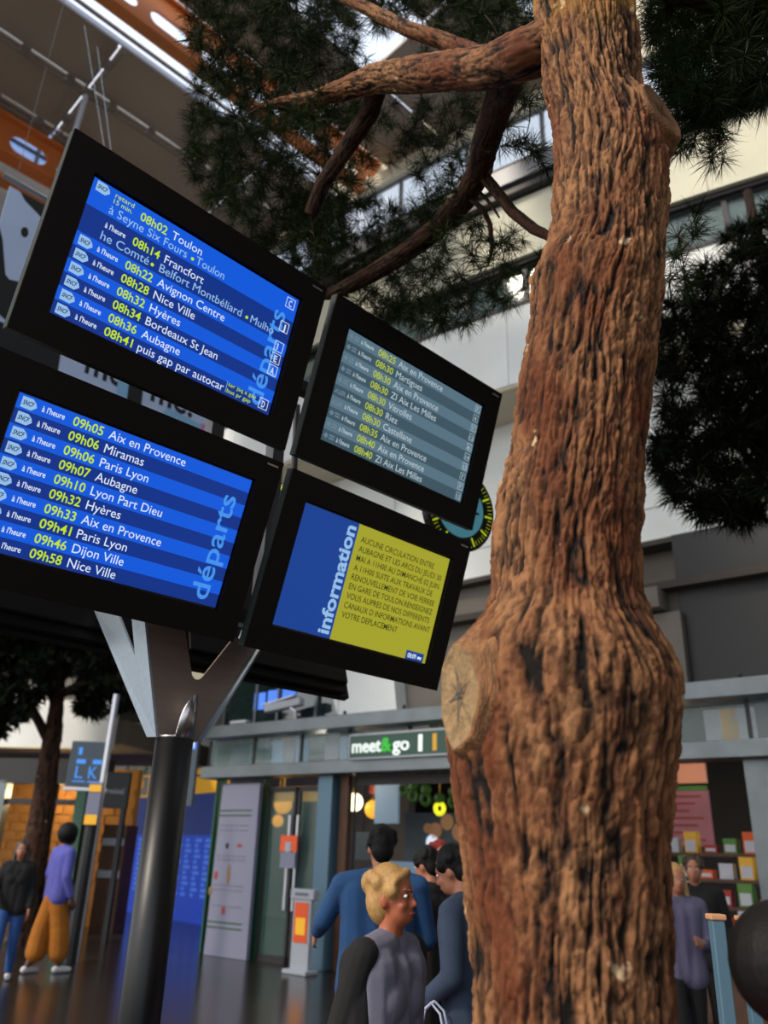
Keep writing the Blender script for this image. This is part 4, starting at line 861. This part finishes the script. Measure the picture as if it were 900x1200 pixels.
# left cut stump face
def stump(C_, nrm, ru, rv, updir, depth, name, matn, seed):
    n_ = Vector(nrm).normalized(); ey = (Vector(updir) - n_ * Vector(updir).dot(n_)).normalized(); ex = ey.cross(n_); X = frame(C_, ex, ey, n_)
    b = MB(); b.M = X; N_ = 48; rg = [0, .12, .3, .5, .7, .85, .95, 1.0, 1.07, 1.14, 1.28, 1.8]; zz = [-.006, -.004, 0, .002, 0, .001, .003, .006, .0, -.014, -.036, -depth]
    vs = [(0, 0, -.012)]; fs = []
    for j, (r_, z_) in enumerate(zip(rg[1:], zz[1:])):
        for k in range(N_):
            a_ = 2 * math.pi * k / N_; wob = 1 + .05 * math.sin(3 * a_ + seed) + .03 * math.sin(7 * a_ + 2 * seed) + (.02 * math.sin(13 * a_ + j) if j > 5 else 0)
            crk = -.006 if (k in (5, 17, 18, 30, 41) and 0 < j < 5) else 0
            vs.append((ru * r_ * wob * math.cos(a_), rv * r_ * wob * math.sin(a_), z_ + crk))
    fs += [(0, 1 + k, 1 + (k + 1) % N_) for k in range(N_)]; b.cur = 0
    b.add(vs, fs)
    nr_ = len(rg) - 1
    for j in range(nr_ - 1):
        b.cur = 0 if j < 6 else 1
        for k in range(N_): b.f.append([1 + j * N_ + k, 1 + (j + 1) * N_ + k, 1 + (j + 1) * N_ + (k + 1) % N_, 1 + j * N_ + (k + 1) % N_]); b.mi.append(b.cur); b.sm.append(True)
    o = b.build(name, [matn, 'stump_bark'], tree)
    d = MB(); d.M = X
    for k, (a0, r0_, r1_, w_) in enumerate(((.4, .1, .75, .003), (1.9, .12, .6, .0025), (3.4, .1, .8, .003), (4.6, .1, .7, .0035), (5.4, .12, .5, .002), (2.6, .1, .45, .002))):
        c, s_ = math.cos(a0), math.sin(a0)
        d.add([(ru * r0_ * c - w_ * s_, rv * r0_ * s_ + w_ * c, .0045), (ru * r1_ * c, rv * r1_ * s_, .0045), (ru * r0_ * c + w_ * s_, rv * r0_ * s_ - w_ * c, .0045)], [(0, 1, 2)])
    d.add([(ru * .18 * math.cos(q_) - .0, rv * .04 * math.sin(q_), .005) for q_ in [k * math.pi / 6 for k in range(12)]], [list(range(12))])
    d.build('wood_crack', 'eye_dark', o)
mk('stump_bark', (150, 104, 66), .85, var=.5, vscale=22, bump=.8, bscale=60, vstretch=(3, 3, .8))
M['cut_wood'] = mat('cut_wood_rings', (150, 122, 84), .8, var=.35, vscale=40, bump=.5, bscale=90)
cL = at(661, 829, D0)
stump(cL + Vector((-.9, -.44, 0)) * .316, (-.88, -.47, -.04), .080, .122, (.16, 0, 1), .12, 'cut_face', 'cut_wood', 1)
cR = at(709, 166, D0)
stump(cR + Vector((.15, -.13, 0)), (.6, -.8, .08), .06, .10, (.7, .4, -.6), .14, 'cut_face', 'orange_wood', 2)

# ------------------------------------------------------------------ branches
def branch(name, pp, rads, parent, nr, na, seed, amp=.006, mt='bark_branch'):
    P_ = [tuple(at(x, y, d)) for x, y, d in pp]; o, _ = bark_mesh(name, P_, rads, rads, nr, na, parent, amp=amp, matn=mt, seed=seed, cellw=.016, cellh=.04, side=(.1, .2, 1)); return P_
NODES = []
def sub(P_, n=14):
    P_ = [Vector(p) for p in P_]
    for i in range(len(P_) - 1):
        for k in range(n): NODES.append(P_[i].lerp(P_[i + 1], k / n))
    NODES.append(P_[-1])
B1 = branch('branch', [(672, 40, 2.2), (620, 62, 2.24), (570, 80, 2.35), (520, 84, 2.5), (480, 88, 2.65), (440, 92, 2.8), (405, 104, 2.95), (370, 116, 3.1), (330, 120, 3.3), (290, 130, 3.5)], [.10, .09, .08, .076, .074, .064, .05, .036, .024, .012], tree, 260, 90, 5, .009, 'bark')
B1b = branch('branch', [(575, 82, 2.4), (552, 62, 2.5), (520, 48, 2.55), (480, 35, 2.6), (440, 15, 2.7), (400, -5, 2.8), (330, -25, 3.0)], [.045, .042, .036, .032, .03, .025, .015], tree, 140, 50, 6, .005, 'bark')
B2 = branch('branch', [(605, 70, 2.3), (585, 120, 2.6), (568, 170, 2.9), (562, 200, 3.1), (545, 232, 3.3), (510, 270, 3.45), (470, 300, 3.6), (430, 324, 3.75), (395, 342, 3.9), (350, 350, 4.1)], [.062, .064, .062, .06, .058, .055, .05, .045, .036, .02], tree, 260, 70, 7, .008)
B3 = branch('branch', [(445, 90, 2.8), (434, 130, 3.0), (405, 175, 3.15), (378, 215, 3.25), (364, 252, 3.35)], [.045, .048, .042, .038, .034], tree, 160, 50, 8, .006)
B4 = branch('branch', [(562, 200, 3.1), (580, 222, 3.1), (600, 248, 3.08), (625, 268, 3.0), (650, 280, 2.9)], [.028, .027, .026, .024, .018], tree, 110, 36, 9, .004)
B5 = branch('branch', [(550, 232, 3.25), (566, 245, 3.25), (574, 262, 3.3), (577, 290, 3.35), (572, 310, 3.4)], [.012, .013, .012, .011, .006], tree, 60, 20, 10, .002)
B6 = branch('branch', [(562, 225, 3.2), (576, 240, 3.2), (585, 255, 3.2)], [.009, .008, .004], tree, 30, 16, 12, .002)
B7 = branch('branch', [(725, -30, 2.25), (780, -20, 2.4), (840, 0, 2.6), (900, 10, 2.8), (950, 40, 3.0)], [.07, .06, .05, .04, .03], tree, 110, 50, 13, .006)
for B__ in (B1, B1b, B2, B3, B4, B5, B7): sub(B__)

def in_poly(x, y, poly):
    c = False; j = len(poly) - 1
    for i in range(len(poly)):
        xi, yi = poly[i]; xj, yj = poly[j]
        if (yi > y) != (yj > y) and x < (xj - xi) * (y - yi) / (yj - yi) + xi: c = not c
        j = i
    return c
def scatter(poly, count, d0, d1, dfun=None):
    xs = [p[0] for p in poly]; ys = [p[1] for p in poly]; out = []
    while len(out) < count:
        x = random.uniform(min(xs), max(xs)); y = random.uniform(min(ys), max(ys))
        if in_poly(x, y, poly):
            d = random.uniform(d0, d1)
            if dfun: d = dfun(x, y, d)
            out.append(at(x, y, d))
    return out
def grow(targets, nodes, tw, r0=.004, step=.25):
    """joins every target to its nearest node by a small bent twig; returns end directions"""
    N_ = np.array([tuple(n) for n in nodes]); T_ = np.array([tuple(t_) for t_ in targets])
    dmin = np.array([np.min(np.linalg.norm(N_ - t_, axis=1)) for t_ in T_]); order = np.argsort(dmin); buf = np.zeros((len(N_) + 2 * len(T_), 3)); buf[:len(N_)] = N_; n = len(N_); dirs = np.zeros_like(T_)
    for i in order:
        t_ = T_[i]; d = np.linalg.norm(buf[:n] - t_, axis=1); k = int(np.argmin(d)); p = buf[k]; L = d[k]
        mid = (p + t_) / 2 + np.array([random.uniform(-1, 1), random.uniform(-1, 1), random.uniform(-.3, 1)]) * L * .14
        r_ = min(.012, r0 * (.5 + L * 1.6)); tw.tube([tuple(p), tuple(mid), tuple(t_)], [r_, r_ * .75, r_ * .5], 4, cap=False)
        buf[n] = mid; buf[n + 1] = t_; n += 2; v = t_ - mid; dirs[i] = v / (np.linalg.norm(v) + 1e-9)
    return T_, dirs
def tufts(name, T_, dirs, nn, ln, wd, parent, matn, spread=1.0):
    K = len(T_) * nn; base_ = np.repeat(T_, nn, 0); dr = np.repeat(dirs, nn, 0); rnd = rng.normal(size=(K, 3)); rnd /= np.linalg.norm(rnd, axis=1)[:, None]
    v = dr * .45 + rnd * spread; v[:, 2] += .1; v /= np.linalg.norm(v, axis=1)[:, None]
    l_ = ln * rng.uniform(.65, 1.1, (K, 1)); sd = np.cross(v, rng.normal(size=(K, 3))); sd /= np.linalg.norm(sd, axis=1)[:, None]
    b0 = base_ + dr * rng.uniform(-.035, .01, (K, 1)); a_ = b0 - sd * wd * .5; c_ = b0 + sd * wd * .5; mid1 = b0 + v * l_ * .55 + sd * wd * .55; mid2 = b0 + v * l_ * .55 - sd * wd * .55; tip = b0 + v * l_ + np.array([0, 0, -1]) * l_ * .08
    V = np.stack([a_, c_, mid1, mid2, tip], 1).reshape(-1, 3); i0 = np.arange(K) * 5
    F4 = np.stack([i0, i0 + 1, i0 + 2, i0 + 3], 1); F3 = np.stack([i0 + 3, i0 + 2, i0 + 4], 1)
    me = bpy.data.meshes.new(name); c0 = V.mean(0); me.vertices.add(len(V)); me.vertices.foreach_set('co', (V - c0).astype(np.float32).ravel())
    lp = np.concatenate([F4.ravel(), F3.ravel()]).astype(np.int32); me.loops.add(len(lp)); me.loops.foreach_set('vertex_index', lp); me.polygons.add(2 * K)
    tot = np.concatenate([np.full(K, 4), np.full(K, 3)]).astype(np.int32); me.polygons.foreach_set('loop_start', (np.cumsum(tot) - tot).astype(np.int32)); me.polygons.foreach_set('loop_total', tot); me.update(); me.materials.append(M[matn])
    o = link(name, me, Vector(c0), parent); o['kind'] = 'stuff'; return o
def dl(x, y, d): return d
PA = [(215, -20), (640, -20), (640, 40), (590, 100), (540, 140), (500, 200), (500, 300), (490, 380), (450, 385), (400, 350), (340, 308), (290, 292), (240, 240), (218, 180), (224, 120), (232, 60)]
PA1 = [(215, -20), (420, -20), (420, 200), (400, 300), (340, 300), (290, 290), (240, 238), (218, 180), (224, 120)]
tw = MB()
T1 = scatter(PA1, 560, 3.5, 4.9) + scatter(PA, 230, 3.5, 5.0) + scatter([(330, 230), (480, 230), (490, 330), (480, 390), (400, 350), (340, 305)], 190, 4.0, 5.0) \
    + scatter([(460, 130), (560, 110), (560, 200), (500, 260)], 60, 3.2, 4.4) + scatter([(490, 250), (590, 260), (640, 300), (625, 330), (560, 380), (480, 392)], 95, 3.2, 4.0) + scatter([(240, 70), (420, 70), (430, 140), (300, 160), (240, 140)], 70, 2.9, 3.5) + scatter([(560, 110), (645, 95), (645, 200), (600, 190)], 20, 2.8, 3.6)\
    + scatter([(300, -30), (640, -30), (640, 45), (560, 60), (480, 30), (300, 40)], 250, 3.0, 4.2) + scatter([(745, -60), (920, -60), (920, 110), (830, 150), (790, 125), (765, 85)], 460, 2.5, 3.6) + scatter([(770, 120), (860, 130), (850, 190), (800, 200)], 20, 2.7, 3.4) + scatter([(780, 250), (820, 240), (810, 345), (785, 340)], 10, 2.8, 3.4)
T_, dr_ = grow(T1, NODES, tw)
o = tw.build('twigs', 'twig', tree); o['kind'] = 'stuff'
tufts('needles', T_, dr_, 62, .115, .0026, tree, 'needles')
# cones on the twigs
for p in random.sample(list(range(len(T_))), 14):
    c = T_[p]; b = MB(); b.ball(tuple(c), (.016, .016, .024), 8, 6); b.build('pine_cone', 'bark_dark', tree)

# second conifer at right
t2 = empty('conifer_tree', (3.6, 6.4, 0), 'dark bushy conifer behind and right of the big trunk', 'tree')
b = MB(); b.tube([(3.6, 6.2, 0), (3.5, 6.1, 2.5), (3.45, 6.0, 4.5), (3.4, 6.0, 7.6)], [.16, .13, .1, .04], 12); b.build('trunk', 'bark_dark', t2)
N2 = [Vector((3.5, 6.1, 2.5)).lerp(Vector((3.4, 6.0, 7.6)), k / 30) for k in range(31)]
for k in range(14):
    s_ = N2[6 + k * 3 % 24]; e_ = at(random.uniform(775, 860), random.uniform(330, 580), random.uniform(5.0, 6.0)); N2 += [s_.lerp(e_, q / 8) for q in range(1, 7)]
    b = MB(); b.tube([tuple(s_), tuple(s_.lerp(e_, .5) + Vector((0, 0, .08))), tuple(e_)], [.035, .025, .01], 6); b.build('branch', 'bark_dark', t2)
tw = MB(); T2 = scatter([(905, 235), (1000, 240), (1000, 620), (900, 605), (850, 620), (800, 598), (758, 545), (772, 480), (765, 405), (775, 360), (800, 345), (830, 300), (860, 268)], 900, 5.0, 6.6)
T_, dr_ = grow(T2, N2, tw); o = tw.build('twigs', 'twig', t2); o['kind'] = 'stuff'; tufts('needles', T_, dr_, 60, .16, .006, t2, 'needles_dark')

# small tree at left
t3 = empty('small_tree', (-6.0, 15.9, 0), 'small round-crowned dark tree beyond the people at left', 'tree')
TQ = [(-6.0, 15.9, 0), tuple(at(52, 930, 17)), tuple(at(62, 860, 17)), tuple(at(68, 815, 17)), tuple(at(72, 770, 17))]
o, _ = bark_mesh('trunk', TQ, [.27, .19, .16, .11, .07], [.27, .19, .16, .11, .07], 160, 48, t3, amp=.03, matn='bark_branch', seed=21, cellw=.06, cellh=.2)
N3 = []
for pp, rr_ in (([(58, 870, 17), (40, 835, 17), (28, 800, 17), (15, 770, 17)], [.1, .08, .06, .03]), ([(68, 815, 17), (100, 800, 16.5), (135, 795, 16.3), (160, 800, 16)], [.1, .07, .05, .02]), ([(66, 830, 17), (50, 790, 17.5), (60, 760, 17.5)], [.08, .05, .03]), ([(70, 800, 17), (90, 770, 17), (110, 745, 17)], [.08, .05, .03])):
    P_ = [tuple(at(*p)) for p in pp]; b = MB(); b.smooth = True; b.tube(P_, rr_, 10); b.build('branch', 'bark_dark', t3)
    for i in range(len(P_) - 1): N3 += [Vector(P_[i]).lerp(Vector(P_[i + 1]), q / 8) for q in range(8)]
tw = MB(); T3 = scatter([(-60, 640), (120, 640), (172, 770), (168, 822), (140, 840), (125, 820), (90, 790), (60, 800), (30, 845), (0, 860), (-60, 840)], 520, 15.6, 18.4) + scatter([(85, 800), (120, 815), (118, 838), (95, 835)], 18, 16, 17)
T_, dr_ = grow(T3, N3, tw, r0=.01); o = tw.build('twigs', 'twig', t3); o['kind'] = 'stuff'; tufts('leaves', T_, dr_, 34, .26, .055, t3, 'leaf_dark', 1.3)

# ------------------------------------------------------------------ people
def capsule(b, p0, r0, p1, r1, n=12):
    p0, p1 = Vector(p0), Vector(p1); d = (p1 - p0); L = d.length; d = d / L if L > 1e-6 else Vector((0, 0, 1)); pts = []; rs = []
    for k in range(5): a = math.pi / 2 * (1 - k / 4); pts.append(p0 - d * r0 * math.sin(a)); rs.append(max(1e-4, r0 * math.cos(a)))
    for k in range(5): a = math.pi / 2 * k / 4; pts.append(p1 + d * r1 * math.sin(a)); rs.append(max(1e-4, r1 * math.cos(a)))
    b.tube(pts, rs, n)
def remesh(o, vox, sm=4):
    m1 = o.modifiers.new('union', 'REMESH'); m1.mode = 'VOXEL'; m1.voxel_size = vox; m1.use_smooth_shade = True
    m2 = o.modifiers.new('soften', 'SMOOTH'); m2.factor = .5; m2.iterations = sm
    me = bpy.data.meshes.new_from_object(o.evaluated_get(bpy.context.evaluated_depsgraph_get())); o.modifiers.clear(); old = o.data; mt = [x for x in old.materials]; o.data = me
    me.materials.clear()
    for x in mt: me.materials.append(x)
    me.polygons.foreach_set('use_smooth', [True] * len(me.polygons)); nm = old.name; bpy.data.meshes.remove(old); me.name = nm
def person(loc, face, h, label, skin, hair, top, legs, shoes, arms=None, head_turn=(0, 0), vox=.012, hairstyle='short', skirt=False, wide=1.0, stride=.12, lean=0, open_top=None, sit=False, group=None, fem=False, extra=None):
    """face: heading in degrees, 0 looks along +y (away from camera), 180 at the camera. Local: x right, y ahead, z up, for a 1.75 m body."""
    k = h / 1.75; X = Matrix.Translation(loc) @ Matrix.Rotation(R_(-face), 4, 'Z') @ Matrix.Scale(k, 4)
    if sit: X = X @ Matrix.Translation((0, 0, -.42))
    def nbm(): b = MB(); b.M = X.copy(); return b
    sw = .185 * wide * (.9 if fem else 1); ly = lean
    arms = arms or {}
    el = {1: Vector(arms.get('re', (sw + .06, -.03 + ly * .5, 1.13))), -1: Vector(arms.get('le', (-sw - .06, -.03 + ly * .5, 1.13)))}
    wr = {1: Vector(arms.get('rw', (sw + .07, .08, .88))), -1: Vector(arms.get('lw', (-sw - .07, .08, .88)))}
    sh = {s: Vector((s * sw, ly, 1.42)) for s in (1, -1)}
    hip = {s: Vector((s * .09, 0, .92)) for s in (1, -1)}
    if sit: kn = {s: Vector((s * .11, .42, .92)) for s in (1, -1)}; an = {s: Vector((s * .11, .40, .50)) for s in (1, -1)}
    else: kn = {s: Vector((s * .095, s * stride * .5 + .03, .5)) for s in (1, -1)}; an = {s: Vector((s * .09, s * stride - .03, .09)) for s in (1, -1)}
    HX = X @ Matrix.Translation((0, ly + .02, 1.50)) @ Matrix.Rotation(R_(-head_turn[0]), 4, 'Z') @ Matrix.Rotation(R_(head_turn[1]), 4, 'X')   # head frame at neck; pitch + = up
    def arm(b, g):
        for s in (1, -1): capsule(b, sh[s], .052 + g, el[s], .042 + g); capsule(b, el[s], .041 + g, wr[s] - (wr[s] - el[s]).normalized() * (.03 if g else 0), .028 + g)
    def torso(b, g, bottom=.90):
        for s in (1, -1):
            capsule(b, (s * .095 * wide, ly * .9, 1.36), .10 + g, (s * .085 * wide, ly * .3, 1.10), .092 * wide + g); capsule(b, (s * .085 * wide, ly * .3, 1.1), .09 * wide + g, (s * .085 * wide, 0, bottom), .105 * wide + g)
            capsule(b, (s * .03, ly, 1.45), .06 + g, sh[s], .055 + g)
            if fem: b.ball((s * .062, ly * .8 + .055, 1.26), (.075 + g, .062 + g, .085 + g), 16, 12)
        capsule(b, (0, ly * .9, 1.34), .105 + g, (0, 0, bottom + .02), .1 + g)
    b = nbm(); torso(b, 0); arm(b, 0); capsule(b, (0, ly - .005, 1.44), .055, (0, ly + .02, 1.56), .05)
    for s in (1, -1): capsule(b, hip[s], .085, kn[s], .055); capsule(b, kn[s], .054, an[s], .036); capsule(b, an[s] + Vector((0, -.03, -.05)), .035, an[s] + Vector((s * .02, .15, -.06)), .026)
    for s in (1, -1):       # hands
        d = (wr[s] - el[s]).normalized(); sd = d.cross(Vector((1, 0, 0)) if abs(d.x) < .8 else Vector((0, 0, 1))).normalized(); nn_ = d.cross(sd)
        if s < 0: nn_ = -nn_
        for q in (-.024, 0, .024): capsule(b, wr[s] + sd * q * .5, .018, wr[s] + d * .085 + sd * q, .014, 8)
        for fi, (q, L_) in enumerate(((-.033, .06), (-.011, .075), (.011, .078), (.033, .068))):
            a0 = wr[s] + d * .09 + sd * q; a1 = a0 + d * L_ * .5 + sd * q * .15 + nn_ * .008; a2 = a1 + d * L_ * .4 + nn_ * (.018 + .003 * fi); capsule(b, a0, .0088, a1, .0082, 8); capsule(b, a1, .0082, a2, .0072, 8)
        t0 = wr[s] + d * .03 + sd * .025; t1 = t0 + sd * .03 + d * .03; t2_ = t1 + d * .035 + nn_ * .012; capsule(b, t0, .013, t1, .011, 8); capsule(b, t1, .011, t2_, .009, 8)
    b.M = HX.copy()
    b.ball((0, 0, .145), (.072, .092, .108), 16, 12); b.ball((0, .03, .075), (.056, .062, .065), 14, 10); b.ball((0, .068, .05), (.026, .026, .024)); capsule(b, (0, .088, .135), .009, (0, .106, .1), .014, 8)
    for s in (1, -1): b.ball((s * .074, -.005, .115), (.011, .018, .03)); b.ball((s * .035, .065, .095), (.022, .022, .022)); b.ball((s * .03, .082, .155), (.02, .01, .008))
    capsule(b, (-.016, .09, .066), .0075, (.016, .09, .066), .0075, 8)
    body = b.build('person', skin); tag(body, label, 'person', group); remesh(body, vox, 3)
    def piece(nm, fn, mt, v=vox, head=False, sm=4):
        b = nbm()
        if head: b.M = HX.copy()
        fn(b); o = b.build(nm, mt, body); remesh(o, v * k, sm); return o
    for s in (1, -1):
        b = MB(); b.M = HX.copy(); b.smooth = True; b.ball((s * .03, .081, .132), (.014, .010, .008), 10, 8); b.cur = 1; b.ball((s * .03, .089, .132), (.006, .004, .006), 8, 6); b.build('eye', ['eye_white', 'eye_dark'], body)
    b = MB(); b.M = HX.copy(); capsule(b, (-.017, .097, .066), .004, (.017, .097, .066), .004, 6); b.build('mouth', 'lip', body)
    b = MB(); b.M = HX.copy()
    for s in (1, -1): capsule(b, (s * .014, .092, .155), .0035, (s * .048, .08, .157), .003, 6)
    b.build('eyebrows', hair, body)
    def fhair(b):
        b.ball((0, -.016, .165), (.083, .096, .105), 16, 12)
        if hairstyle != 'short': b.ball((0, -.045, .12), (.08, .07, .1), 14, 10)
        else: b.ball((0, -.05, .115), (.07, .055, .08), 14, 10)
        for q in range(14):
            a = random.uniform(-2.6, 2.6); b.ball((.07 * math.sin(a), -.02 - .065 * math.cos(a) if abs(a) < 1.6 else .035, random.uniform(.14, .22)), (.03, .03, .034), 8, 6)
        if hairstyle == 'updo': b.ball((0, -.1, .19), (.05, .04, .05), 10, 8); capsule(b, (-.03, .06, .225), .022, (.07, .05, .19), .018); capsule(b, (-.03, .06, .225), .02, (-.075, .035, .17), .015)
        if hairstyle == 'long':
            for s in (1, -1): capsule(b, (s * .07, -.02, .17), .025, (s * .085, 0, -.03), .03)
            capsule(b, (0, -.07, .12), .07, (0, -.09, -.08), .06)
        if hairstyle == 'afro': b.ball((0, -.03, .16), (.14, .135, .14), 16, 12)
    piece('hair', fhair, hair, .008, True, 3)
    if skirt:
        piece('trousers', lambda b: [capsule(b, (s * .06, 0, .90), .112, (s * .08, s * stride * .5, .5), .12) or capsule(b, (s * .08, s * stride * .5, .5), .125, (s * .08, s * stride * .7, .24), .13) for s in (1, -1)], legs)
    else: piece('trousers', lambda b: [capsule(b, hip[s] + Vector((0, 0, .06)), .105, kn[s], .072) or capsule(b, kn[s], .072, an[s] + Vector((0, 0, .03)), .056) for s in (1, -1)], legs)
    if open_top:
        piece('dress', lambda b: torso(b, .008, .86), open_top)
        def fc(b):
            arm(b, .018)
            for s in (1, -1): capsule(b, (s * .145, ly - .035, 1.38), .085, (s * .15, -.03, .8), .10); capsule(b, (s * .05, ly - .06, 1.38), .085, (s * .06, -.07, .78), .09)
        piece('cardigan', fc, top)
    else: piece('top', lambda b: (torso(b, .016, .88), arm(b, .016)), top)
    for s in (1, -1):
        piece('shoe', lambda b: (capsule(b, an[s] + Vector((0, -.035, -.045)), .046, an[s] + Vector((s * .02, .15, -.055)), .036)), shoes)
    if extra: extra(X, body, wr, HX)
    return body, X, wr
def fl(x, y): return (x, y, 0)
# blonde woman, three-quarter profile to the right
def beads(X, body, wr, HX):
    b = MB(); b.M = X.copy(); b.tube([tuple(Vector((.07 * math.cos(a), .06 + .06 * math.sin(a), 1.44 - .05 * math.sin(a)))) for a in [q * math.pi / 8 for q in range(9)]], .006, 6); b.build('necklace', 'goods_white', body)
    b = MB(); b.M = X.copy(); b.box((0, .05, 1.0), (.3, .25, .12)); o = b.build('sash', 'cloth_beige', body, bevel=.03)
person(fl(.07, 3.42), 128, 1.56, 'blonde woman in a black cardigan over a grey dress', 'skin_tan', 'hair_blonde', 'cloth_black', 'cloth_grey', 'shoe_dark', {'re': (.2, -.08, 1.13), 'rw': (.22, .0, .87), 'le': (-.22, -.05, 1.13), 'lw': (-.23, .06, .88)}, (-12, 4), .008, 'updo', open_top='cloth_grey', fem=True)
person(fl(.05, 5.35), 10, 1.76, 'dark-haired man in a blue shirt seen from behind, left arm held out', 'skin', 'hair_black', 'cloth_blue', 'cloth_black', 'shoe_dark', {'le': (-.34, .04, 1.22), 'lw': (-.42, .22, 1.14), 're': (.28, .05, 1.15), 'rw': (.26, .25, 1.1)}, (-20, -8), .010, wide=1.22)
def backpack(X, body, wr, HX):
    b = MB(); b.M = X.copy(); capsule(b, (0, -.2, 1.34), .13, (0, -.22, 1.02), .14); o = b.build('backpack', 'cloth_black', body); remesh(o, .012)
def phone(X, body, wr, HX):
    b = MB(); b.M = X.copy(); c = wr[1] + Vector((-.04, .09, .03)); b.box(tuple(c), (.075, .012, .15)); b.build('phone', 'glass_black', body, bevel=.004)
person(fl(.50, 4.55), -62, 1.66, 'young dark-haired man in a slate jacket looking down at the right of the queue', 'skin', 'hair_black', 'cloth_slate', 'cloth_black', 'shoe_dark', {'le': (-.25, .0, 1.14), 'lw': (-.18, .22, .98), 're': (.25, -.02, 1.12), 'rw': (.23, .12, .9)}, (0, -22), .010, lean=.03, extra=backpack)
person(fl(.42, 6.15), -50, 1.66, 'dark-clothed person holding a phone between the blue shirt and the slate jacket', 'skin', 'hair_black', 'cloth_black', 'cloth_black', 'shoe_dark', {'le': (-.2, .12, 1.12), 'lw': (-.1, .32, 1.18), 're': (.22, .1, 1.12), 'rw': (.06, .32, 1.15)}, (0, -15), .014, extra=phone)
person(fl(.56, 7.4), 170, 1.72, 'person with reddish hair further back in the queue beside the trunk', 'skin', 'cloth_red', 'cloth_beige', 'cloth_black', 'shoe_dark', None, (0, 0), .016)
person(fl(-4.35, 12.5), 40, 1.84, 'dark-haired woman in a lilac top and ochre trousers walking away', 'skin_dark', 'hair_black', 'cloth_purple', 'cloth_ochre', 'shoe', {'le': (-.26, .0, 1.15), 'lw': (-.36, .12, .95)}, (20, -8), .014, 'afro', skirt=True, stride=.16, fem=True)
person(fl(-4.62, 11.7), 165, 1.62, 'long-haired woman in a black top and jeans at the left edge', 'skin', 'hair_brown', 'cloth_black', 'denim', 'shoe', {'re': (.26, .06, 1.12), 'rw': (.2, .26, 1.02)}, (0, 0), .014, 'long', fem=True)
person(fl(-5.45, 12.6), 90, 1.66, 'person in a mottled grey-green jacket cut by the left edge', 'skin', 'hair_brown', 'cloth_green', 'denim', 'shoe', None, (0, 0), .016)
person(fl(.845, 1.86), -10, 1.50, 'person with round dark hair and a red top at the lower right corner', 'skin', 'hair_black', 'cloth_red', 'cloth_black', 'shoe_dark', None, (0, 0), .010, 'afro')
person(fl(2.45, 7.2), 180, 1.60, 'fair-haired person in a lavender top behind and right of the trunk', 'skin', 'hair_blonde', 'cloth_lav', 'cloth_black', 'shoe_dark', {'le': (-.25, .05, 1.1), 'lw': (-.1, .25, 1.15)}, (0, 0), .014, 'long')
person(fl(2.9, 8.0), 200, 1.68, 'person in black further back right of the trunk', 'skin', 'hair_brown', 'cloth_black', 'cloth_black', 'shoe_dark', None, (0, 0), .016)

# bags
def bag(c, d, rz, mt, mt2, label, h):
    e = empty('shopping_bag', (c[0], c[1], c[2]), label, 'bag')
    Xb = Matrix.Translation(c) @ Matrix.Rotation(rz, 4, 'Z')
    b = MB(); b.M = Xb; x, y = d; b.add([(a * x * k, bb_ * y * k, z) for z, k in ((0, .85), (h, 1)) for a, bb_ in ((-1, -1), (1, -1), (1, 1), (-1, 1))], [(3, 2, 1, 0), (0, 1, 5, 4), (1, 2, 6, 5), (2, 3, 7, 6), (3, 0, 4, 7), (4, 5, 6, 7)]); b.build('body', mt, e, bevel=.02)
    b = MB(); b.M = Xb; b.bx(-x * 1.01, x * 1.01, -y * 1.03, y * 1.03, h * .75, h * .97); b.build('band', mt2, e)
    for s in (-1, 1): b = MB(); b.M = Xb; b.tube([(-x * .5, s * y * .6, h), (-x * .3, s * y * .5, h + .12), (0, s * y * .4, h + .16), (x * .3, s * y * .5, h + .12), (x * .5, s * y * .6, h)], .006, 6); b.build('handle', mt2, e)
bag((-.22, 3.75, .42), (.14, .08), .4, 'bag_white', 'bag_blue', 'white and blue bag carried left of the blonde woman', .34)
bag((.30, 4.35, .52), (.15, .08), -.3, 'magenta', 'bag_white', 'magenta patterned bag carried by the man in the slate jacket', .3)
# blue-grey metal posts at lower right
for k, (x, y0, lb) in enumerate(((840, 3.6, 'blue-grey metal post standing at the lower right'), (872, 4.3, 'thinner blue-grey metal post behind the first at the lower right'))):
    p = at(x, 1085, y0); b = MB(); b.bx(p.x - .024, p.x + .024, p.y - .024, p.y + .024, 0, p.z + .02); b.cur = 1; b.bx(p.x - .03, p.x + .03, p.y - .03, p.y + .03, p.z + .02, p.z + .04)
    tag(b.build('barrier_post', ['teal_post', 'tan_disc'], bevel=.005), lb, 'post', 'barrier posts')
